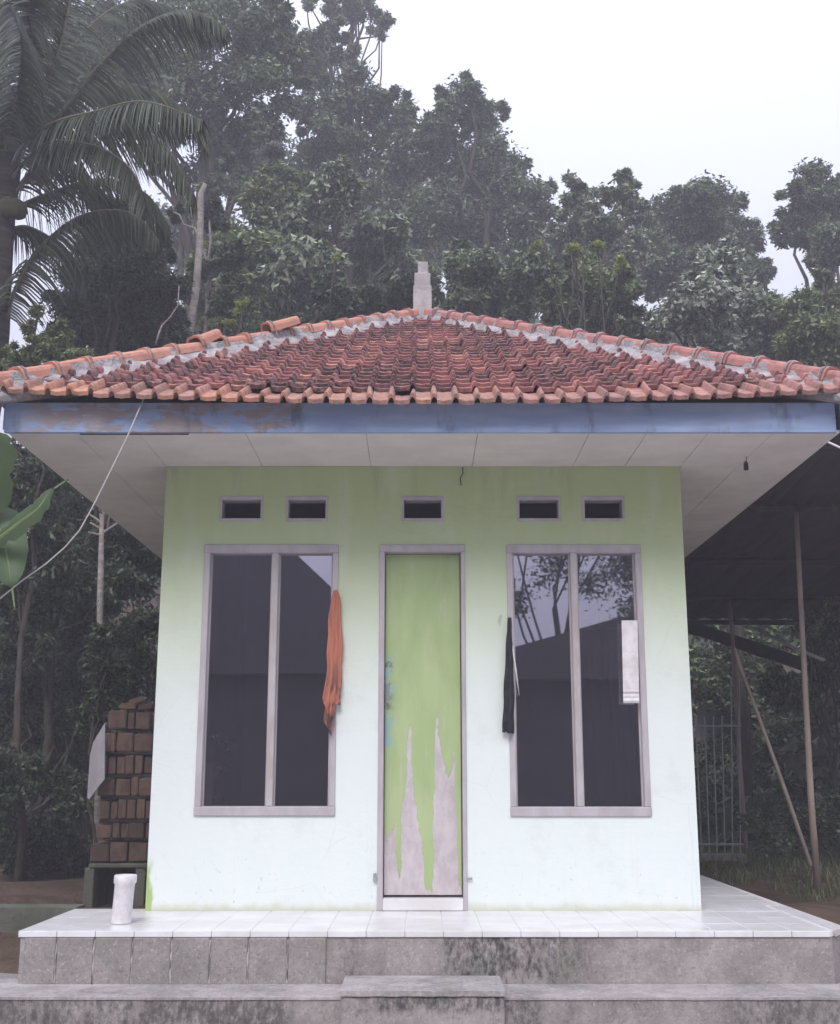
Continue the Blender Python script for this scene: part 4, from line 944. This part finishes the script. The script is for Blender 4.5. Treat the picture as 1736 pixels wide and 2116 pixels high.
# understory left and right
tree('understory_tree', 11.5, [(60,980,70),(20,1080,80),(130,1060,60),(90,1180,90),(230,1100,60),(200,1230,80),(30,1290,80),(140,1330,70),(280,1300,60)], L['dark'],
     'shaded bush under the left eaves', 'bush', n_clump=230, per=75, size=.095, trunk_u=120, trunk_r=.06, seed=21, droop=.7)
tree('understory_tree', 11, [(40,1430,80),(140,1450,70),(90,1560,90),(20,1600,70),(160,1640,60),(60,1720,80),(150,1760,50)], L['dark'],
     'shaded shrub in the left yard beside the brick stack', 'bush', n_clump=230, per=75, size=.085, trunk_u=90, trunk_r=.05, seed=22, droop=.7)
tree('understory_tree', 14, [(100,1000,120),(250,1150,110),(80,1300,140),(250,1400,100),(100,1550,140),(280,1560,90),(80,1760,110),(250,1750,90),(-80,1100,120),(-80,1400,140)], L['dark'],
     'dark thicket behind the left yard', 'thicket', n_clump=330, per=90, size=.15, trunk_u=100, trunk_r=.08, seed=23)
tree('understory_tree', 16, [(1480,1380,90),(1600,1300,90),(1740,1300,110),(1560,1500,100),(1690,1480,110),(1600,1640,90),(1740,1640,110),(1470,1600,90),(1850,1400,130)], L['mid'],
     'thicket behind the poles in the right yard', 'thicket', n_clump=330, per=80, size=.14, trunk_u=1640, trunk_r=.08, seed=24)
tree('leafy_plant', 12.5, [(1700,1280,50),(1720,1360,55),(1650,1440,45),(1610,1400,35)], L['light'],
     'hanging leafy branches beside the right pole', 'plant', n_clump=70, per=45, size=.12, trunk_u=1720, trunk_r=.04, seed=25, droop=1.2, dy=.5)
tree('leafy_plant', 11.5, [(1650,1700,38),(1720,1680,45),(1600,1740,30),(1560,1700,28)], L['mid'],
     'low green plant at the foot of the right pole', 'plant', n_clump=90, per=45, size=.075, trunk_u=1665, trunk_r=.02, seed=26, droop=0, dy=.4)
tree('broad_leaf_plant', 13, [(1715,1540,45),(1660,1560,25)], L['silver'], 'pale broad leaves between the pole and the right edge', 'plant', n_clump=14, per=9, size=.30, trunk_u=1710, trunk_r=.02, seed=27, dy=.3, aspect=.6)
tree('understory_tree', 9.7, [(205,1350,34),(215,1420,36),(190,1480,36),(240,1390,30),(200,1300,16)], L['dark'],
     'low dark foliage round the slender pale trunk above the brick stack', 'bush', n_clump=60, per=45, size=.075, trunk_u=225, trunk_r=.02, seed=31, droop=.5, dy=.15)
# grass on the right
g = np.random.default_rng(9); m = 9000
gx_ = g.uniform(2.4, 6.5, m); gy_ = 8.2 + g.uniform(0, 1, m)**.8*6.5; keep = (gx_ > 2.3 + np.maximum(0, 10.2-gy_)*.45) & (np.sin(gx_*2.1)+np.sin(gy_*1.7+1)>-1.1); gx_, gy_ = gx_[keep], gy_[keep]; m = len(gx_)
gz_ = gz(gx_, gy_); p = np.stack([gx_, gy_, gz_-.01], 1); a = g.uniform(0, 6.28, m); hgt_ = g.uniform(.03, .13, (m,1)); sd = np.stack([np.cos(a), np.sin(a), a*0], 1)*.005
lean = np.stack([g.normal(size=m)*.35, g.normal(size=m)*.35, np.ones(m)], 1)
V = np.stack([p-sd, p+sd, p+sd*.3+lean*hgt_, p-sd*.3+lean*hgt_], 1).reshape(-1,3); o = link(bpy.data.objects.new('grass', npmesh('grass', V, np.arange(len(V)).reshape(-1,4), L['grass'])))
tag(o, 'thin grass and weeds on the soil right of the terrace', 'grass', kind='stuff')
# leaf litter / undergrowth on the slope behind
m = 26000; gx_ = g.uniform(-16, 16, m); gy_ = g.uniform(12.8, 34, m); p = np.stack([gx_, gy_, gz(gx_, gy_)+g.uniform(0,.5,m)], 1)
d = g.normal(size=(m,3)); d /= np.linalg.norm(d,axis=1,keepdims=True); e = np.cross(d, g.normal(size=(m,3))); e /= np.linalg.norm(e,axis=1,keepdims=True); s_ = g.uniform(.12,.3,(m,1))
V = np.stack([p, p+d*s_*.5+e*s_*.25, p+d*s_, p+d*s_*.5-e*s_*.25],1).reshape(-1,3); o = link(bpy.data.objects.new('undergrowth', npmesh('undergrowth', V, np.arange(len(V)).reshape(-1,4), L['dark'])))
tag(o, 'undergrowth covering the slope behind the house', 'undergrowth', kind='stuff')

# papaya-like stem on the left
pt = root('papaya_tree', P(208, 1700, 10.2) * 1, 'slender pale trunk with cut leaf stalks under the left eaves', 'tree')
pt.location.z = float(gz(pt.location.x, 10.2))
b = MB(); b.tube([pt.location.copy(), P(208,1500,10.2), P(206,1330,10.2), P(207,1240,10.2), P(209,1150,10.2), P(211,1060,10.2), P(213,1040,10.2)], [.045,.034,.026,.03,.026,.02,.008], 10); b.build('trunk', M['palebark'], pt, smooth=True)
for (u1, v1), (u0, v0) in (((199,1036),(211,1062)), ((247,1078),(214,1100)), ((226,1068),(222,1096)), ((184,1062),(210,1080)), ((222,1058),(206,1066)), ((186,1080),(208,1092)), ((214,1050),(208,1070)), ((182,1100),(210,1106))):
    b = MB(); b.tube([P(u0,v0,10.2), P(u1,v1,10.15+random.uniform(-.1,.1))], [.012,.008], 6); b.build('leaf_stalk', M['palebark'], pt)
tubething('dry_vine', [P(38,1385,10.0), P(70,1345,10.0), P(115,1305,10.0), P(170,1285,10.0), P(205,1240,10.0)], .0035, M['bark'], 'thin dry vine curving through the shaded shrub at left', 'vine', 5)
tubething('bare_twig', [P(322,712,8.6), P(328,690,8.6), P(335,672,8.6), P(352,655,8.6), P(368,630,8.6), P(370,590,8.6)], [.009,.008,.007,.006,.005,.003], M['palebark'], 'bare crooked twig sticking up behind the left hip tiles', 'twig', 5)

# banana plant
ban = root('banana_plant', (-2.72, 6.55, -.2), 'banana plant with big green leaves at the left edge', 'plant')
b = MB(); b.tube([(-2.72,6.55,-.45), (-2.70,6.52,.9), (-2.66,6.48,1.5), (-2.6,6.45,1.95)], [.10,.085,.06,.035], 12); b.build('stem', mottled('banana_stem', (.16,.20,.10),(.10,.12,.06), 6), ban, smooth=True)
def bleaf(mid, wid, tear=0, seed=0):
    rr = random.Random(seed); n = 26; b = MB(); 
    pts = [Vector(p) for p in mid]; 
    def cr(t):
        f = t*(len(pts)-1); i = min(int(f), len(pts)-2); q = f-i
        p0 = pts[max(i-1,0)]; p1 = pts[i]; p2 = pts[i+1]; p3 = pts[min(i+2, len(pts)-1)]
        return .5*((2*p1)+(p2-p0)*q+(2*p0-5*p1+4*p2-p3)*q*q+(3*p1-p0-3*p2+p3)*q**3)
    C = [cr(i/n) for i in range(n+1)]; vs = []; fs = []
    for i, c in enumerate(C):
        t = i/n; d = (C[min(i+1,n)]-C[max(i-1,0)]).normalized(); s = d.cross(Vector((0,-1,.25))).normalized(); nn = s.cross(d)
        ww = wid * (math.sin(min(1, t*1.12+.06)*math.pi))**.55 if t < .97 else wid*.08
        w1 = ww*(1 + (rr.uniform(-.35,.05) if rr.random() < tear else rr.uniform(-.03,.03))); w2 = ww*(1 + (rr.uniform(-.35,.05) if rr.random() < tear else rr.uniform(-.03,.03)))
        vs += [c + s*w1 - nn*w1*.25 , c + s*w1*.5 - nn*w1*.02, c, c - s*w2*.5 - nn*w2*.02, c - s*w2 - nn*w2*.25]
    for i in range(n):
        for j in range(4): fs.append((i*5+j, i*5+j+1, (i+1)*5+j+1, (i+1)*5+j))
    b.add(vs, fs); o = b.build('leaf', L['banana'], ban, smooth=True, recalc=False)
    b = MB(); b.tube([c + Vector((0,.006,0)) for c in C], [.012*(1-.8*i/n)+.002 for i in range(n+1)], 6); b.build('midrib', mottled('leaf_rib%d'%seed, (.20,.26,.11),(.16,.21,.09)), o)
bleaf([(-2.6,6.45,1.9), P(-70,1100,6.2), P(-35,1000,6.1), P(-12,940,6.0), P(-6,900,5.95), P(-14,870,5.95)], .16, .5, 1)
bleaf([(-2.6,6.45,1.85), P(-10,1120,6.1), P(40,1080,6.0), P(78,1050,5.95), P(105,1015,5.95), P(140,990,5.95)], .062, .7, 2)
bleaf([(-2.6,6.45,1.8), P(-60,1050,6.3), P(-10,1080,6.2), P(12,1140,6.15), P(22,1200,6.1), P(30,1260,6.1)], .13, .25, 3)
bleaf([(-2.6,6.45,1.8), (-2.75,6.0,2.3), (-2.95,5.5,2.5), (-3.1,5.0,2.4)], .2, .2, 4)
bleaf([(-2.6,6.45,1.9), (-3.0,6.6,2.4), (-3.5,6.7,2.6), (-4.0,6.8,2.3)], .2, .2, 5)

# coconut palm
PY = 11.0
pc = P(22, 400, PY)
palm = root('coconut_palm', (P(-30, 900, PY).x, PY, float(gz(-4, PY))-.1), 'coconut palm with drooping fronds at the upper left', 'palm tree')
b = MB(); n = 40; pts = [Vector((P(-70,1000,PY).x, PY, -.2)), P(-45,900,PY), P(-20,780,PY), P(-10,680,PY), P(-4,560,PY), P(2,450,PY), P(14,350,PY), P(24,260,PY), P(34,180,PY)]
b.tube(pts, [.22,.17,.15,.14,.135,.14,.14,.10,.04], 14); b.build('trunk', M['palmbark'], palm, smooth=True)
def frond(ctrl, seed, ll=.55, nl=95, hang=1.0, rr0=.022):
    rr = np.random.default_rng(seed); pts = [np.array(P(u, v, PY + dy_)) for u, v, dy_ in ctrl]
    def cr(t):
        f = t*(len(pts)-1); i = min(int(f), len(pts)-2); q = f-i; p0 = pts[max(i-1,0)]; p1 = pts[i]; p2 = pts[i+1]; p3 = pts[min(i+2, len(pts)-1)]
        return .5*((2*p1)+(p2-p0)*q+(2*p0-5*p1+4*p2-p3)*q*q+(3*p1-p0-3*p2+p3)*q**3)
    C = [cr(i/30) for i in range(31)]; b = MB(); b.tube([tuple(c) for c in C], [rr0*(1-.85*i/30)+.002 for i in range(31)], 6)
    V = []; F = []; k = 0
    for sgn in (-1, 1):
        for i in range(nl):
            t = .12 + .88*i/nl; c = cr(t); d = cr(min(1,t+.01)) - cr(max(0,t-.01)); d /= np.linalg.norm(d)+1e-9
            s = np.cross(d, [0,0,1.]); s /= np.linalg.norm(s)+1e-9; L_ = ll * (math.sin(min(1,(t*.85+.15))*math.pi)**.4 if t < .99 else .3) * rr.uniform(.8, 1.1)
            dr_ = s*sgn*.8 + d*.75 + np.array([0,0,-.25 - .35*hang]) + rr.normal(size=3)*.07; dr_ /= np.linalg.norm(dr_)
            p0 = c; seg = 4; wv = np.cross(dr_, [0.3,1,.2]); wv /= np.linalg.norm(wv); row = []
            for q in range(seg+1):
                w_ = .0115*(1-q/seg)**.6 + .001; row.append(p0 + wv*w_); row.append(p0 - wv*w_)
                dr_ = dr_ + np.array([0,0,-.30*hang]); dr_ /= np.linalg.norm(dr_); p0 = p0 + dr_*L_/seg
            V += row
            for q in range(seg): F.append((k+2*q, k+2*q+1, k+2*q+3, k+2*q+2))
            k += 2*(seg+1)
    off = tuple(base_of(palm)); o = link(bpy.data.objects.new('frond', npmesh('frond', np.array(V), np.array(F), L['palm'], off)), palm)
    b.build('rachis', mottled('rachis%d'%seed, (.17,.16,.10),(.11,.10,.07)), o)
frond([(15,420,0),(110,310,-.1),(230,250,-.3),(330,290,-.5),(400,400,-.6)], 1, .75, 120)
frond([(18,330,0),(120,240,.0),(215,125,-.2),(300,50,-.3),(390,22,-.4),(470,60,-.5)], 2, .6, 120)
frond([(25,300,0),(85,200,0),(125,90,-.1),(150,-40,-.2),(160,-160,-.4)], 3, .6, 100, .7, .03)
frond([(20,320,0),(70,180,.3),(95,60,.6),(115,-60,.9)], 4, .6, 100, .7)
frond([(0,720,0),(30,600,-.05),(85,510,-.2),(170,445,-.4),(270,440,-.5),(330,500,-.6)], 5, .55, 110, 1.1)
frond([(10,440,0),(100,400,.3),(210,370,.6),(300,400,.8),(350,470,.9)], 6, .6, 100)
frond([(15,380,0),(90,300,-.5),(190,300,-1.0),(270,350,-1.3),(300,430,-1.4)], 7, .55, 100)
frond([(20,350,0),(100,220,.4),(230,170,.9),(360,210,1.2),(430,300,1.4)], 8, .6, 110)
frond([(15,400,0),(-60,330,-.2),(-150,320,-.5),(-230,420,-.7)], 9, .6, 90)
frond([(20,350,0),(0,220,-.4),(-20,100,-.9),(-30,-20,-1.3)], 10, .6, 90)
frond([(20,300,0),(40,180,-.7),(45,80,-1.3),(20,10,-1.9)], 11, .6, 100)
frond([(15,380,0),(60,250,.6),(180,60,1.2),(290,0,1.6),(400,40,1.9)], 13, .6, 100)
frond([(8,480,0),(60,470,.2),(140,520,.3),(180,600,.3)], 14, .45, 80, 1.2)
frond([(18,350,0),(-40,260,.5),(-120,220,1.),(-200,280,1.5)], 15, .6, 80)
frond([(12,430,0),(70,350,.2),(150,340,.5),(230,420,.8),(250,500,.9)], 16, .55, 110)
frond([(18,360,0),(50,260,.3),(110,190,.7),(190,170,1.),(260,210,1.3)], 17, .6, 110)
frond([(22,330,0),(100,260,-.6),(200,230,-1.2),(300,210,-1.7),(420,250,-2.0)], 18, .6, 120)
frond([(22,300,0),(70,120,-.4),(60,20,-.9),(90,-80,-1.2)], 19, .6, 110)
for q in range(5):
    b = MB(); c = P(25+random.uniform(-18,22), 440+random.uniform(-20,25), PY-.12); b.tube([c+Vector((0,0,.11)), c+Vector((0,0,.07)), c, c-Vector((0,0,.07)), c-Vector((0,0,.10))], [.02,.075,.095,.07,.02], 10); b.build('coconut', mottled('coconut_husk%d'%q, (.07,.065,.035),(.045,.045,.025), 8), palm, smooth=True)

# ================================================================== behind the photographer (seen mirrored in the panes)
nb = root('neighbour_house', (-4.5, -8.5, -.75), 'neighbouring house behind the photographer, mirrored in the left window', 'house')
b = MB(); b.box((-9.5, -12, -.8), (-.6, -6.6, 2.6), .02); b.build('wall', M['tarp'], nb)
b = MB(); b.prism([(-10.2,-6.2,2.4), (-6.2,-6.2,8.0), (-5.2,-6.2,7.4), (-.4,-6.2,2.9), (-.4,-6.2,2.5)], (0,-6.4,0)); b.build('roof', M['tarp'], nb)
tree('mirrored_tree', 8, [], L['mid'], '', seed=1) if False else None
def tree_w(name, loc, lobes, mat, label, cat='tree', n_clump=120, per=80, size=.16, trunk_r=.12, seed=0, droop=.2, flat=.35):
    g_ = random.Random(seed); cs = [l[:3] for l in lobes]; rs = [l[3] for l in lobes]; V, F, cl = leaves(cs, rs, n_clump, per, size, droop, .42, flat=flat, seed=seed)
    rt_ = root(name, loc, label, cat); link(bpy.data.objects.new('crown', npmesh('crown', V, F, mat, loc)), rt_)
    b = MB(); hub = Vector((loc[0], loc[1], loc[2] + (np.mean([c[2] for c in cs]) - loc[2])*.45)); b.tube([loc, hub], [trunk_r, trunk_r*.7], 8)
    for q in range(9): limb(b, hub, cl[g_.randrange(len(cl))], trunk_r*.45, .012, .2, 6, g_)
    b.build('trunk', M['bark'], rt_, smooth=True)
tree_w('acacia_tree', (2.4,-7,-.8), [(1.4,-7,3.9,.7),(3.0,-7.5,4.6,.9),(.8,-6.5,4.9,.6),(2.2,-7,5.5,1.0),(3.9,-7,5.6,.9),(1.2,-7,6.2,.8),(3.2,-7,6.6,1.1)], L['dark'], 'flat layered tree behind the photographer mirrored in the right window', seed=41, n_clump=80, per=50, trunk_r=.06)
tree_w('garden_tree', (5.2,-8,-.8), [(4.6,-8,3.2,1.0),(5.6,-8,4.2,1.1),(4.8,-8,5.2,1.1),(6.2,-8,3.0,1.2)], L['dark'], 'dense tree right of the layered tree behind the photographer', seed=42, flat=.8, n_clump=160)
sd_ = root('garden_shed', (3, -6.5, -.75), 'dark shed with a low pitched roof behind the photographer, mirrored in the right window', 'shed')
b = MB(); b.box((.2, -9, -.8), (6.6, -5.6, 2.3)); b.build('wall', M['tarp'], sd_)
b = MB(); b.prism([(-.3,-5.2,2.31), (3.4,-5.2,3.35), (7.1,-5.2,2.31)], (0,-4.2,0)); b.build('roof', M['tarp'], sd_)

# ================================================================== haze
b = MB(); b.box((-153, -153, -3.2), (153, 153, 26)); 
hm = bpy.data.materials.new('added_haze'); hm.use_nodes = True; t = hm.node_tree; t.nodes.clear(); oo = t.nodes.new('ShaderNodeOutputMaterial'); pv = t.nodes.new('ShaderNodeVolumePrincipled')
pv.inputs['Color'].default_value = (.88, .85, .94, 1); pv.inputs['Density'].default_value = .0090; pv.inputs['Anisotropy'].default_value = .0  # violet-tinted haze added everywhere to lift the dark tones
t.links.new(pv.outputs[0], oo.inputs['Volume'])
hz_ = b.build('added_haze', hm); hz_['kind'] = 'stuff'; hz_['label'] = 'thin pale mist spread over the whole place to lift the dark tones'
